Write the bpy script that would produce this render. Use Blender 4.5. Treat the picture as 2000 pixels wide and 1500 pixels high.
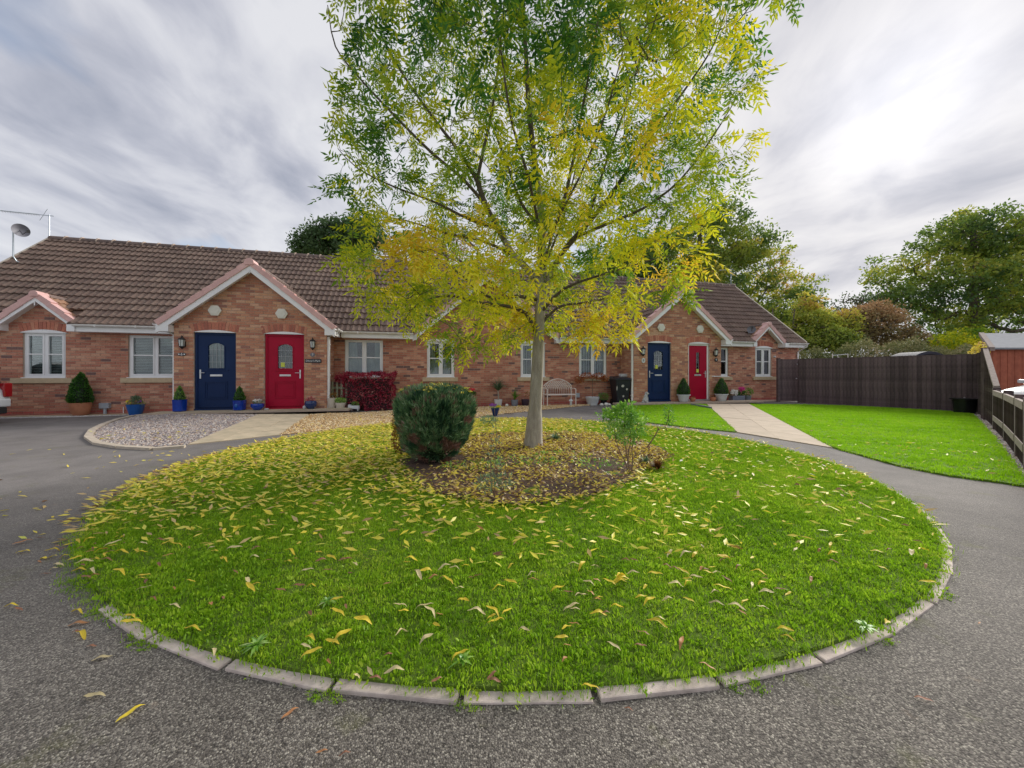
import bpy, bmesh, math, random
import numpy as np
from mathutils import Vector, Matrix, noise as mnoise
for o in list(bpy.data.objects): bpy.data.objects.remove(o)
SC = bpy.context.scene
COL = SC.collection
R = math.radians
random.seed(7)
rng = np.random.default_rng(7)

# ---------------------------------------------------------------- camera
EYE = 1.12
FPX, HORIZ = 712.0, 731.0            # focal length and horizon row in photograph pixels
cam_d = bpy.data.cameras.new('camera'); cam = bpy.data.objects.new('camera', cam_d); COL.objects.link(cam)
cam.location = (0, 0, EYE); cam.rotation_euler = (R(90), 0, 0)
cam_d.sensor_width = 36; cam_d.lens = FPX / 2000 * 36; cam_d.shift_y = -(750 - HORIZ) / 2000
cam_d.clip_start = .05; cam_d.clip_end = 2000
SC.camera = cam

# ---------------------------------------------------------------- world, sun, exposure
SUN_AZ, SUN_EL = R(47), R(27)
SUNV = Vector((math.sin(SUN_AZ) * math.cos(SUN_EL), math.cos(SUN_AZ) * math.cos(SUN_EL), math.sin(SUN_EL)))
W = bpy.data.worlds.new('World'); SC.world = W; W.use_nodes = True
nt = W.node_tree; nt.nodes.clear()
class NT:
    """small node-tree helper"""
    def __init__(s, nt): s.nt = nt
    def n(s, kind, **kw):
        nd = s.nt.nodes.new(kind); ins = kw.pop('i', {})
        for k, v in kw.items(): setattr(nd, k, v)
        for k, v in ins.items():
            if isinstance(v, bpy.types.NodeSocket): s.nt.links.new(v, nd.inputs[k])
            else: nd.inputs[k].default_value = v
        return nd
    def math(s, op, a, b=0.0, clamp=False):
        nd = s.n('ShaderNodeMath', operation=op, use_clamp=clamp, i={0: a, 1: b}); return nd.outputs[0]
    def mix(s, f, a, b, blend='MIX'):
        nd = s.n('ShaderNodeMix', data_type='RGBA', blend_type=blend)
        for k, v in ((0, f), (6, a), (7, b)):
            if isinstance(v, bpy.types.NodeSocket): s.nt.links.new(v, nd.inputs[k])
            else: nd.inputs[k].default_value = v if k == 0 else (tuple(v) + (1,))[:4]
        return nd.outputs[2]
    def ramp(s, f, stops, interp='LINEAR'):
        nd = s.n('ShaderNodeValToRGB'); s.nt.links.new(f, nd.inputs[0]); cr = nd.color_ramp; cr.interpolation = interp
        while len(cr.elements) < len(stops): cr.elements.new(.5)
        for e, (p, c) in zip(cr.elements, stops):
            e.position = p; e.color = (tuple(c) + (1,))[:4] if not isinstance(c, (int, float)) else (c, c, c, 1)
        return nd.outputs[0]
    def noise(s, vec, scale, detail=4, rough=.5, dist=0, out=0):
        nd = s.n('ShaderNodeTexNoise', i={'Scale': scale, 'Detail': detail, 'Roughness': rough, 'Distortion': dist})
        if vec is not None: s.nt.links.new(vec, nd.inputs['Vector'])
        return nd.outputs[out]
w = NT(nt)
sky = w.n('ShaderNodeTexSky', sky_type='NISHITA', sun_disc=False, sun_elevation=SUN_EL, sun_rotation=SUN_AZ)
gen = w.n('ShaderNodeTexCoord').outputs['Generated']
sep = w.n('ShaderNodeSeparateXYZ', i={0: gen})
zc = w.math('ADD', w.math('MAXIMUM', sep.outputs[2], 0.0), .24)
pv = w.n('ShaderNodeCombineXYZ', i={0: w.math('DIVIDE', sep.outputs[0], zc), 1: w.math('DIVIDE', sep.outputs[1], zc)})
mp = w.n('ShaderNodeMapping', i={0: pv.outputs[0], 'Rotation': (0, 0, R(31)), 'Scale': (1.0, .78, 1)})
warp = w.n('ShaderNodeVectorMath', operation='ADD', i={0: mp.outputs[0]})
wn = w.noise(mp.outputs[0], .9, 3, .5, out=1)
wsc = w.n('ShaderNodeVectorMath', operation='SCALE', i={0: wn, 'Scale': .9}); nt.links.new(wsc.outputs[0], warp.inputs[1])
n1 = w.noise(warp.outputs[0], 1.15, 5, .52)
n2 = w.noise(warp.outputs[0], 3.6, 6, .55)
dens = w.math('ADD', w.math('MULTIPLY', n1, .54), w.math('MULTIPLY', n2, .46))
dot = w.n('ShaderNodeVectorMath', operation='DOT_PRODUCT', i={0: gen, 1: SUNV}).outputs['Value']
dotp = w.math('MAXIMUM', dot, 0.0)
glow = w.math('ADD', w.math('MULTIPLY', w.math('POWER', dotp, 6), .035), w.math('MULTIPLY', w.math('POWER', dotp, 140), .20))
cloud = w.ramp(dens, [(.39, (2.3, 2.42, 2.8)), (.46, (3.0, 3.08, 3.4)), (.52, (3.8, 3.85, 4.05)), (.60, (4.5, 4.53, 4.6))])
warm = w.mix(w.math('MULTIPLY', w.math('POWER', dotp, 2), .8), (1, 1, 1.03), (1.04, 1.0, .98))
cloud = w.mix(1.0, cloud, warm, 'MULTIPLY')
glc = w.n('ShaderNodeVectorMath', operation='SCALE', i={0: (10.0, 10.0, 10.3), 'Scale': glow})
cl2 = w.n('ShaderNodeVectorMath', operation='ADD', i={0: cloud, 1: glc.outputs[0]})
gap = w.ramp(w.noise(warp.outputs[0], 1.5, 4, .5), [(.30, .75), (.40, .06)])
skyc = w.n('ShaderNodeVectorMath', operation='MINIMUM', i={0: sky.outputs[0], 1: (6.5, 6.7, 7.0)})
full = w.mix(gap, cl2.outputs[0], skyc.outputs[0])
bg = w.n('ShaderNodeBackground', i={0: full, 1: .105})
wo = w.n('ShaderNodeOutputWorld', i={0: bg.outputs[0]})
sun_d = bpy.data.lights.new('sun', 'SUN'); sun_d.energy = 2.8; sun_d.angle = R(30); sun_d.color = (1, .95, .88)
sun = bpy.data.objects.new('sun', sun_d); COL.objects.link(sun); sun.rotation_euler = SUNV.to_track_quat('Z', 'Y').to_euler(); sun.location = (20, 20, 20)
vs = SC.view_settings; vs.view_transform = 'Standard'; vs.look = 'None'; vs.gamma = 1; vs.use_curve_mapping = False; vs.exposure = .76
SC.render.engine = 'CYCLES'
cy = SC.cycles; cy.max_bounces = 6; cy.diffuse_bounces = 3; cy.glossy_bounces = 3; cy.transmission_bounces = 5; cy.transparent_max_bounces = 10
cy.use_denoising = True; cy.sample_clamp_indirect = 6

# ---------------------------------------------------------------- object helpers
def tag(o, label=None, cat=None, group=None, kind=None):
    if label: o['label'] = label
    if cat: o['category'] = cat
    if group: o['group'] = group
    if kind: o['kind'] = kind
    return o
def empty(name, loc, rz=0, **kw):
    o = bpy.data.objects.new(name, None); COL.objects.link(o); o.location = loc; o.rotation_euler = (0, 0, rz); o.empty_display_size = .1
    return tag(o, **kw)
def link(name, me, parent=None, loc=None, rot=None, scale=None, **kw):
    o = bpy.data.objects.new(name, me); COL.objects.link(o)
    if parent: o.parent = parent
    if loc is not None: o.location = loc
    if rot is not None: o.rotation_euler = rot
    if scale is not None: o.scale = scale
    return tag(o, **kw)
def npmesh(name, V, F, mats, fattr=None, smooth=False, midx=None):
    """V (n,3); F (m,k) index array or list of such arrays; fattr {name: per-face float}"""
    me = bpy.data.meshes.new(name)
    V = np.asarray(V, dtype=np.float32).reshape(-1, 3)
    Fs = F if isinstance(F, list) else [F]
    Fs = [np.asarray(f, dtype=np.int32) for f in Fs if len(f)]
    loops = np.concatenate([f.ravel() for f in Fs]); tot = np.concatenate([np.full(len(f), f.shape[1], dtype=np.int32) for f in Fs])
    st = np.concatenate([[0], np.cumsum(tot)[:-1]]).astype(np.int32)
    me.vertices.add(len(V)); me.vertices.foreach_set('co', V.ravel())
    me.loops.add(len(loops)); me.loops.foreach_set('vertex_index', loops)
    me.polygons.add(len(tot)); me.polygons.foreach_set('loop_start', st); me.polygons.foreach_set('loop_total', tot)
    if smooth: me.polygons.foreach_set('use_smooth', np.ones(len(tot), dtype=bool))
    if midx is not None: me.polygons.foreach_set('material_index', np.asarray(midx, dtype=np.int32))
    me.update(calc_edges=True)
    for k, a in (fattr or {}).items():
        at = me.attributes.new(k, 'FLOAT', 'FACE'); at.data.foreach_set('value', np.asarray(a, dtype=np.float32))
    for m in (mats if isinstance(mats, (list, tuple)) else [mats]): me.materials.append(m)
    return me
class MB:
    """collects simple shapes and turns them into ONE mesh"""
    def __init__(s): s.v = []; s.f = []; s.r = []
    def add(s, vs, fs, rnd=None):
        b = len(s.v); s.v += [tuple(p) for p in vs]
        rr = random.random() if rnd is None else rnd
        for f in fs: s.f.append(tuple(b + i for i in f)); s.r.append(rr)
        return s
    def box(s, x0, x1, y0, y1, z0, z1, rnd=None):
        return s.add([(x0,y0,z0),(x1,y0,z0),(x1,y1,z0),(x0,y1,z0),(x0,y0,z1),(x1,y0,z1),(x1,y1,z1),(x0,y1,z1)],
                     [(0,3,2,1),(4,5,6,7),(0,1,5,4),(1,2,6,5),(2,3,7,6),(3,0,4,7)], rnd)
    def prism(s, poly, y0, y1, rnd=None):
        """poly of (x,z) extruded along y"""
        n = len(poly)
        return s.add([(x,y0,z) for x,z in poly] + [(x,y1,z) for x,z in poly],
                     [tuple(range(n)), tuple(range(2*n-1, n-1, -1))] + [(i, i+n, (i+1)%n+n, (i+1)%n) for i in range(n)], rnd)
    def tube(s, pts, rad, n=6, cap=True):
        pts = [Vector(p) for p in pts]; b = []
        rads = rad if isinstance(rad, (list, tuple)) else [rad]*len(pts)
        up = Vector((0,0,1)); vs = []; 
        for i, p in enumerate(pts):
            d = (pts[min(i+1,len(pts)-1)] - pts[max(i-1,0)]).normalized()
            a = d.cross(up if abs(d.z) < .95 else Vector((1,0,0))).normalized(); c = d.cross(a)
            for k in range(n):
                t = 2*math.pi*k/n; vs.append(p + (a*math.cos(t) + c*math.sin(t))*rads[i])
        fs = [(i*n+k, i*n+(k+1)%n, (i+1)*n+(k+1)%n, (i+1)*n+k) for i in range(len(pts)-1) for k in range(n)]
        if cap: fs += [tuple(range(n-1,-1,-1)), tuple(range((len(pts)-1)*n, len(pts)*n))]
        return s.add(vs, fs)
    def lathe(s, prof, n=20, c=(0,0,0), sq=None):
        """prof [(r,z)...]; sq: superellipse power for squarish sections"""
        vs = []
        for r, z in prof:
            for k in range(n):
                t = 2*math.pi*(k+.5)/n; cx, sy = math.cos(t), math.sin(t)
                if sq:
                    m = (abs(cx)**sq + abs(sy)**sq)**(-1/sq); cx *= m; sy *= m
                vs.append((c[0]+r*cx, c[1]+r*sy, c[2]+z))
        m = len(prof)
        fs = [(i*n+k, i*n+(k+1)%n, (i+1)*n+(k+1)%n, (i+1)*n+k) for i in range(m-1) for k in range(n)]
        if prof[0][0] > 1e-4: fs.append(tuple(range(n-1,-1,-1)))
        if prof[-1][0] > 1e-4: fs.append(tuple(range((m-1)*n, m*n)))
        return s.add(vs, fs)
    def ball(s, c, r, n=8, m=6):
        rx, ry, rz = (r,r,r) if isinstance(r,(int,float)) else r
        vs = [(c[0]+rx*math.sin(math.pi*i/m)*math.cos(2*math.pi*k/n), c[1]+ry*math.sin(math.pi*i/m)*math.sin(2*math.pi*k/n), c[2]+rz*math.cos(math.pi*i/m)) for i in range(m+1) for k in range(n)]
        return s.add(vs, [(i*n+k, (i+1)*n+k, (i+1)*n+(k+1)%n, i*n+(k+1)%n) for i in range(m) for k in range(n)])
    def xf(s, fn): s.v = [tuple(fn(*p)) for p in s.v]; return s
    def mesh(s, name, mat, smooth=False, bevel=0):
        me = bpy.data.meshes.new(name); me.from_pydata(s.v, [], s.f); me.update()
        at = me.attributes.new('rnd', 'FLOAT', 'FACE'); at.data.foreach_set('value', s.r)
        for m in (mat if isinstance(mat, (list, tuple)) else [mat]): me.materials.append(m)
        if bevel:
            bm = bmesh.new(); bm.from_mesh(me); bmesh.ops.remove_doubles(bm, verts=bm.verts, dist=1e-5)
            bmesh.ops.bevel(bm, geom=list(bm.edges), offset=bevel, segments=2, affect='EDGES', profile=.6, clamp_overlap=True)
            bm.to_mesh(me); bm.free()
        if smooth: me.shade_smooth(); me.set_sharp_from_angle(angle=R(40)) if hasattr(me, 'set_sharp_from_angle') else None
        return me
    def obj(s, name, mat, parent=None, smooth=False, bevel=0, loc=None, rot=None, scale=None, **kw):
        return link(name, s.mesh(name, mat, smooth, bevel), parent, loc, rot, scale, **kw)

# ---------------------------------------------------------------- materials
def newmat(name):
    m = bpy.data.materials.new(name); m.use_nodes = True; m.node_tree.nodes.clear(); return m, NT(m.node_tree)
def finish(t, shader):
    t.n('ShaderNodeOutputMaterial', i={0: shader})
def bsdf(t, col, rough=.6, bump=None, bstr=.3, bdist=.01, metal=0, spec=.4, coat=0, **ex):
    i = {'Roughness': rough, 'Metallic': metal, 'Specular IOR Level': spec, 'Coat Weight': coat}
    if isinstance(col, bpy.types.NodeSocket): i['Base Color'] = col
    else: i['Base Color'] = (tuple(col) + (1,))[:4]
    if bump is not None:
        i['Normal'] = t.n('ShaderNodeBump', i={'Height': bump, 'Strength': bstr, 'Distance': bdist}).outputs[0]
    i.update(ex)
    return t.n('ShaderNodeBsdfPrincipled', i=i).outputs[0]
def objrnd(t):
    a = t.n('ShaderNodeAttribute', attribute_name='rnd', attribute_type='GEOMETRY').outputs['Fac']
    return t.math('FRACT', t.math('ADD', t.math('MULTIPLY', a, 7.31), t.n('ShaderNodeObjectInfo').outputs['Random']))
def plain(name, c1, c2=None, rough=.6, scale=6, bump=0, bscale=60, metal=0, spec=.4, coat=0, rndvar=0, dist=.003):
    """base colour mottled between c1 and c2, optional per-piece variation and fine relief"""
    m, t = newmat(name); pos = t.n('ShaderNodeTexCoord').outputs['Object']
    c = t.mix(t.ramp(t.noise(pos, scale, 5, .6), [(.35, 0), (.65, 1)]), c1, c2 or tuple(x*.82 for x in c1))
    if rndvar:
        r = objrnd(t); v = t.math('ADD', t.math('MULTIPLY', r, rndvar), 1 - rndvar/2)
        c = t.n('ShaderNodeVectorMath', operation='SCALE', i={0: c, 'Scale': v}).outputs[0]
    b = t.noise(pos, bscale, 4, .6) if bump else None
    finish(t, bsdf(t, c, rough, b, bump, dist, metal, spec, coat)); return m
def worldpos(t): return t.n('ShaderNodeNewGeometry').outputs['Position']

def brick_mat(name, stops):
    m, t = newmat(name); r = objrnd(t); pos = worldpos(t)
    c = t.ramp(r, stops, 'CONSTANT')
    n = t.noise(pos, 45, 4, .65); big = t.noise(pos, 1.1, 3, .5)
    c = t.mix(.55, c, t.ramp(n, [(.3, .30), (.7, .78)]), 'OVERLAY')
    c = t.mix(.30, c, t.ramp(big, [(.3, .40), (.7, .62)]), 'OVERLAY')
    finish(t, bsdf(t, c, .9, t.noise(pos, 160, 3, .6), .5, .003)); return m
BO = [(0, (.53,.265,.165)), (.16, (.46,.205,.13)), (.34, (.60,.33,.20)), (.5, (.50,.235,.145)), (.66, (.42,.185,.125)), (.8, (.62,.36,.24)), (.93, (.33,.16,.12))]
BR = [(0, (.52,.235,.16)), (.18, (.45,.185,.125)), (.36, (.58,.29,.195)), (.55, (.49,.21,.14)), (.7, (.41,.165,.115)), (.82, (.60,.33,.225)), (.94, (.20,.115,.105))]
m_brick_o = brick_mat('gable_brick', BO); m_brick_r = brick_mat('wing_brick', BR)
m_brick_s = brick_mat('soldier_brick', [(0, (.50,.19,.125)), (.3, (.44,.16,.11)), (.55, (.54,.24,.16)), (.8, (.38,.14,.10))])
m_plinth = brick_mat('plinth_brick', [(0, (.46,.12,.10)), (.4, (.40,.11,.09)), (.75, (.50,.16,.12))])
m_mortar = plain('mortar', (.52,.41,.32), (.44,.34,.27), .95, 8, .4, 120)
def tile_mat(name, a, b, c3):
    m, t = newmat(name); r = objrnd(t); pos = worldpos(t)
    c = t.ramp(r, [(0, a), (.5, b), (1, c3)])
    li = t.ramp(t.noise(pos, 14, 6, .7), [(.50, 0), (.72, .6)]); c = t.mix(li, c, (.30,.27,.21))
    sp = t.ramp(t.noise(pos, 55, 3, .6), [(.66, 0), (.72, .8)]); c = t.mix(sp, c, (.55,.50,.42))
    big = t.noise(pos, .5, 3, .5); c = t.mix(.4, c, t.ramp(big, [(.3, .36), (.7, .60)]), 'OVERLAY')
    finish(t, bsdf(t, c, .85, t.noise(pos, 120, 3, .6), .4, .004)); return m
m_tile = tile_mat('roof_tile', (.135,.088,.072), (.165,.108,.086), (.205,.138,.108))
m_tile_lit = tile_mat('lit_gable_tile', (.36,.19,.11), (.42,.24,.15), (.30,.16,.10))  # orange-lit look of a small gable slope put into the tile colour
m_ridge = plain('ridge_tile', (.20,.14,.12), (.13,.10,.09), .85, 9, .4, rndvar=.3)
m_verge = plain('pink_verge_tile', (.74,.47,.44), (.66,.40,.37), .6, 7, .15, rndvar=.12)
m_white = plain('white_upvc', (.88,.88,.89), (.83,.83,.84), .3, 3)
m_whitecap = plain('white_gutter', (.87,.86,.84), (.78,.77,.75), .35, 5)
m_sill = plain('stone_sill', (.62,.49,.32), (.52,.41,.27), .85, 10, .3)
m_room_shade = plain('room_shade', (.03,.028,.026), rough=.9)  # near-black: the gloom of the unlit interiors is put into the colour
m_blind = plain('white_blind', (.62,.63,.63), rough=.7)
m_curtain = plain('grey_curtain', (.48,.50,.53), (.38,.40,.43), .9, 5)
def glass_mat():
    m, t = newmat('window_glass'); fr = t.n('ShaderNodeFresnel', i={'IOR': 1.55}).outputs[0]
    f = t.math('ADD', t.math('MULTIPLY', fr, 1.1), .02, True)
    tr = t.n('ShaderNodeBsdfTransparent', i={0: (.80,.86,.85,1)}).outputs[0]
    gl = t.n('ShaderNodeBsdfGlossy', i={'Roughness': .02, 'Color': (.95,.97,1,1)}).outputs[0]
    finish(t, t.n('ShaderNodeMixShader', i={0: f, 1: tr, 2: gl}).outputs[0]); return m
m_glass = glass_mat()
m_doorblue = plain('navy_door_paint', (.005,.022,.085), (.006,.026,.10), .42, 2, spec=.22)
m_doorred = plain('red_door_paint', (.42,.003,.034), (.36,.003,.028), .42, 2, spec=.2)
m_chrome = plain('brushed_metal', (.72,.73,.75), rough=.3, metal=.7)
m_black = plain('black_metal', (.015,.015,.017), (.03,.028,.027), .35)
m_lampglass = plain('frosted_glass', (.66,.70,.68), rough=.2)
m_yellow_note = plain('yellow_note', (.70,.75,.12), rough=.7)
m_lead = plain('leading_strip', (.42,.44,.46), rough=.4)

def asphalt():
    m, t = newmat('asphalt'); pos = worldpos(t)
    v = t.n('ShaderNodeTexVoronoi', i={'Vector': pos, 'Scale': 190.0, 'Randomness': 1.0})
    sp = t.n('ShaderNodeSeparateXYZ', i={0: v.outputs['Color']})
    chips = t.ramp(sp.outputs[0], [(0, (.075,.066,.056)), (.35, (.13,.115,.10)), (.68, (.20,.18,.155)), (.88, (.29,.265,.225)), (1, (.42,.39,.33))])
    edge = t.ramp(v.outputs['Distance'], [(.0, 1), (.5, 1), (.85, .4)])
    chips = t.mix(1.0, chips, edge, 'MULTIPLY')
    dist = t.n('ShaderNodeVectorMath', operation='LENGTH', i={0: pos}).outputs['Value']
    far = t.math('MULTIPLY', t.math('SUBTRACT', dist, 2.0, True), .5, True)
    avg = t.mix(t.noise(pos, 60, 4, .7), (.155,.142,.136), (.235,.218,.21))
    c = t.mix(t.ramp(dist, [(0, 0), (1, 1)]), chips, avg)
    c = t.mix(t.n('ShaderNodeMapRange', i={0: dist, 1: 1.5, 2: 7.0, 3: 0.0, 4: .85}).outputs[0], chips, avg)
    big = t.noise(pos, .45, 4, .55); c = t.mix(.8, c, t.ramp(big, [(.32, .36), (.68, .62)]), 'OVERLAY')
    st = t.noise(pos, 2.3, 5, .6); c = t.mix(.6, c, t.ramp(st, [(.3, .36), (.6, .58)]), 'OVERLAY')
    tan = t.ramp(t.noise(pos, 5.5, 4, .7), [(.66, 0), (.76, .35)]); c = t.mix(tan, c, (.34,.24,.16))
    moss = t.ramp(t.noise(pos, 3.1, 5, .7), [(.58, 0), (.72, .42)]); c = t.mix(moss, c, (.13,.135,.035))
    h = t.math('SUBTRACT', 1.0, v.outputs['Distance'])
    finish(t, bsdf(t, c, .85, h, .7, .004, spec=.35)); return m
m_asphalt = asphalt()
def soilmat():
    m, t = newmat('bed_soil'); pos = worldpos(t)
    c = t.ramp(t.noise(pos, 22, 6, .75), [(.3, (.045,.026,.02)), (.55, (.12,.075,.055)), (.75, (.21,.14,.10))])
    finish(t, bsdf(t, c, .95, t.noise(pos, 50, 5, .7), 1, .02)); return m
m_soil = soilmat()
def turfmat(name, a, b, stripes=False):
    m, t = newmat(name); pos = worldpos(t)
    c = t.mix(t.ramp(t.noise(pos, 30, 5, .7), [(.3, 0), (.7, 1)]), a, b)
    finish(t, bsdf(t, c, .95, t.noise(pos, 90, 4, .7), 1, .02)); return m
m_turf = turfmat('turf', (.09,.16,.015), (.18,.28,.03))
m_turf2 = turfmat('mown_turf', (.12,.24,.012), (.18,.34,.02))
def blade_mat(name, dark, mid, light, yel, patch=1.4):
    m, t = newmat(name); pos = worldpos(t); r = t.n('ShaderNodeObjectInfo').outputs['Random']
    p = t.noise(pos, patch, 4, .6)
    if 'mown' in name:
        wv = t.n('ShaderNodeTexWave', wave_profile='SIN', i={'Vector': t.n('ShaderNodeMapping', i={0: pos, 'Rotation': (0, 0, R(14))}).outputs[0], 'Scale': .55, 'Distortion': 1.2, 'Detail': 2}); wv.bands_direction = 'Y'
        p = t.math('ADD', p, t.math('MULTIPLY', t.math('SUBTRACT', wv.outputs['Fac'], .5), .16))  # mowing stripes: sheen of the bent blades painted as blade colour
    f = t.math('ADD', t.math('MULTIPLY', p, .75), t.math('MULTIPLY', r, .35))
    c = t.ramp(f, [(.30, dark), (.52, mid), (.70, light), (.86, yel)])
    d = t.n('ShaderNodeBsdfDiffuse', i={0: c}).outputs[0]; tr = t.n('ShaderNodeBsdfTranslucent', i={0: c}).outputs[0]
    g = t.n('ShaderNodeBsdfGlossy', i={0: (.6,.7,.5,1), 'Roughness': .45}).outputs[0]
    s = t.n('ShaderNodeMixShader', i={0: .4, 1: d, 2: tr}).outputs[0]
    finish(t, t.n('ShaderNodeMixShader', i={0: .035, 1: s, 2: g}).outputs[0]); return m
m_blade = blade_mat('grass_blade', (.14,.29,.012), (.28,.50,.018), (.42,.62,.035), (.60,.64,.10))
m_blade2 = blade_mat('mown_grass_blade', (.26,.52,.010), (.36,.66,.015), (.44,.74,.03), (.54,.72,.06), .8)
def leaf_mat(name, stops, trans=.45, gloss=.03):
    """colour from the per-leaf value 'tint' (what kind of leaf it is), no shading in it"""
    m, t = newmat(name); a = t.n('ShaderNodeAttribute', attribute_name='tint', attribute_type='GEOMETRY').outputs['Fac']
    c = t.ramp(a, stops)
    d = t.n('ShaderNodeBsdfDiffuse', i={0: c}).outputs[0]; tr = t.n('ShaderNodeBsdfTranslucent', i={0: c}).outputs[0]
    g = t.n('ShaderNodeBsdfGlossy', i={0: (.8,.85,.8,1), 'Roughness': .35}).outputs[0]
    s = t.n('ShaderNodeMixShader', i={0: trans, 1: d, 2: tr}).outputs[0]
    finish(t, t.n('ShaderNodeMixShader', i={0: gloss, 1: s, 2: g}).outputs[0]); return m
m_ash = leaf_mat('ash_leaf', [(0, (.035,.13,.025)), (.20, (.08,.24,.03)), (.42, (.28,.42,.03)), (.62, (.62,.66,.025)), (.76, (.86,.84,.03)), (.9, (.92,.78,.03)), (1, (.86,.60,.05))], .44)
m_oak = leaf_mat('oak_leaf', [(0, (.07,.14,.04)), (.35, (.19,.29,.05)), (.65, (.40,.46,.06)), (.88, (.62,.56,.08)), (1, (.58,.38,.10))], .45)
m_dark = leaf_mat('dark_leaf', [(0, (.05,.10,.04)), (.5, (.10,.17,.06)), (1, (.20,.26,.09))], .35)
m_brown_tree = leaf_mat('autumn_shrub_leaf', [(0, (.16,.17,.06)), (.4, (.34,.27,.12)), (.7, (.56,.35,.18)), (1, (.66,.40,.22))], .3)
m_hedge = leaf_mat('hedge_leaf', [(0, (.09,.13,.04)), (.5, (.25,.26,.10)), (.8, (.40,.36,.18)), (1, (.48,.38,.22))], .3)
m_yew = leaf_mat('conifer_spray', [(0, (.035,.10,.05)), (.4, (.11,.23,.10)), (.7, (.23,.38,.17)), (.92, (.44,.54,.34)), (.93, (.27,.15,.12)), (1, (.34,.19,.14))], .3, .06)
m_box = leaf_mat('box_leaf', [(0, (.02,.08,.01)), (.5, (.06,.19,.02)), (1, (.14,.32,.04))], .3, .05)
m_purple = leaf_mat('purple_leaf', [(0, (.24,.016,.045)), (.45, (.46,.03,.08)), (.8, (.62,.10,.14)), (1, (.72,.36,.33))], .35, .05)
m_shrub = leaf_mat('shrub_leaf', [(0, (.06,.19,.03)), (.5, (.19,.42,.05)), (.8, (.36,.60,.10)), (1, (.60,.70,.32))], .4, .06)
m_brownleaf = leaf_mat('dead_leaf', [(0, (.12,.05,.015)), (.5, (.30,.14,.03)), (1, (.42,.26,.05))], .3)
m_greygreen = leaf_mat('grey_green_leaf', [(0, (.09,.17,.09)), (.6, (.24,.36,.20)), (1, (.42,.52,.38))], .3)
m_litter = leaf_mat('leaf_litter', [(0, (.15,.07,.035)), (.2, (.33,.17,.07)), (.4, (.70,.50,.24)), (.58, (.86,.70,.11)), (.85, (.93,.80,.08)), (1, (.82,.82,.15))], .3, .05)
def single_leaf(name, c, c2):
    m, t = newmat(name); pos = t.n('ShaderNodeTexCoord').outputs['Object']
    col = t.mix(t.ramp(t.noise(pos, 25, 3, .6), [(.4, 0), (.7, 1)]), c, c2); r = t.n('ShaderNodeObjectInfo').outputs['Random']
    col = t.n('ShaderNodeVectorMath', operation='SCALE', i={0: col, 'Scale': t.math('ADD', t.math('MULTIPLY', r, .35), .8)}).outputs[0]
    d = bsdf(t, col, .55); tr = t.n('ShaderNodeBsdfTranslucent', i={0: col}).outputs[0]
    finish(t, t.n('ShaderNodeMixShader', i={0: .25, 1: d, 2: tr}).outputs[0]); return m
m_lf = {'yellow': single_leaf('yellow_leaf', (.88,.72,.06), (.72,.46,.05)), 'cream': single_leaf('cream_leaf', (.78,.66,.36), (.66,.52,.28)),
        'brown': single_leaf('brown_leaf', (.40,.19,.11), (.25,.10,.06)), 'orange': single_leaf('orange_leaf', (.62,.30,.12), (.40,.16,.08))}
def bark_mat(name, a, b, scale=18):
    m, t = newmat(name); pos = worldpos(t); mp = t.n('ShaderNodeMapping', i={0: pos, 'Scale': (1, 1, .25)}).outputs[0]
    c = t.ramp(t.noise(mp, scale, 6, .7, .4), [(.35, a), (.65, b)])
    fine = t.noise(pos, 90, 4, .7); c = t.mix(.5, c, t.ramp(fine, [(.3, .35), (.7, .65)]), 'OVERLAY')
    finish(t, bsdf(t, c, .9, t.noise(mp, scale*2.5, 6, .7), .8, .012)); return m
m_bark = bark_mat('ash_bark', (.29,.26,.215), (.46,.42,.355))
m_bark_d = bark_mat('dark_bark', (.085,.068,.05), (.17,.14,.11))
m_stem = plain('woody_stem', (.25,.17,.11), (.16,.11,.08), .85, 30)
m_kerb = plain('kerb_concrete', (.70,.60,.53), (.50,.42,.37), .9, 14, .6, 140, rndvar=.22, dist=.004)
m_kerb_pale = plain('pale_edging', (.58,.50,.40), (.44,.38,.30), .9, 10, .5, 90, rndvar=.1)
m_paving = plain('buff_paving', (.56,.46,.32), (.42,.36,.25), .9, 3.5, .4, 70, rndvar=.12)
m_path = plain('pale_path', (.57,.47,.36), (.47,.39,.29), .9, 3, .4, 70, rndvar=.1)
def stonemat(name, stops):
    m, t = newmat(name); r = t.n('ShaderNodeObjectInfo').outputs['Random']
    finish(t, bsdf(t, t.ramp(r, stops, 'CONSTANT'), .8)); return m
m_grav_grey = stonemat('grey_gravel', [(0, (.46,.40,.37)), (.22, (.27,.24,.24)), (.40, (.58,.49,.41)), (.55, (.42,.30,.23)), (.68, (.19,.16,.17)), (.80, (.36,.33,.34)), (.92, (.66,.62,.58))])
m_grav_gold = stonemat('golden_gravel', [(0, (.66,.46,.22)), (.25, (.74,.58,.34)), (.45, (.52,.31,.13)), (.62, (.80,.68,.46)), (.82, (.44,.27,.13)), (.92, (.70,.50,.24))])
m_gb_grey = plain('gravel_bed_grey', (.25,.22,.21), (.15,.13,.13), .95, 40, .5)
m_gb_gold = plain('gravel_bed_gold', (.36,.24,.12), (.25,.16,.08), .95, 40, .5)
m_fence = plain('dark_stained_timber', (.155,.108,.112), (.095,.066,.070), .85, 9, .4, 60, rndvar=.5)
m_rail_w = plain('weathered_rail', (.34,.28,.24), (.22,.17,.15), .85, 20, .3)
m_redtimber = plain('red_stained_timber', (.44,.13,.07), (.34,.09,.05), .8, 6, .3, 80, rndvar=.2)
m_felt = plain('grey_roof_felt', (.30,.31,.33), (.24,.25,.27), .85, 8, .2)
m_grey_box = plain('grey_plastic', (.45,.50,.56), rough=.45)

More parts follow.
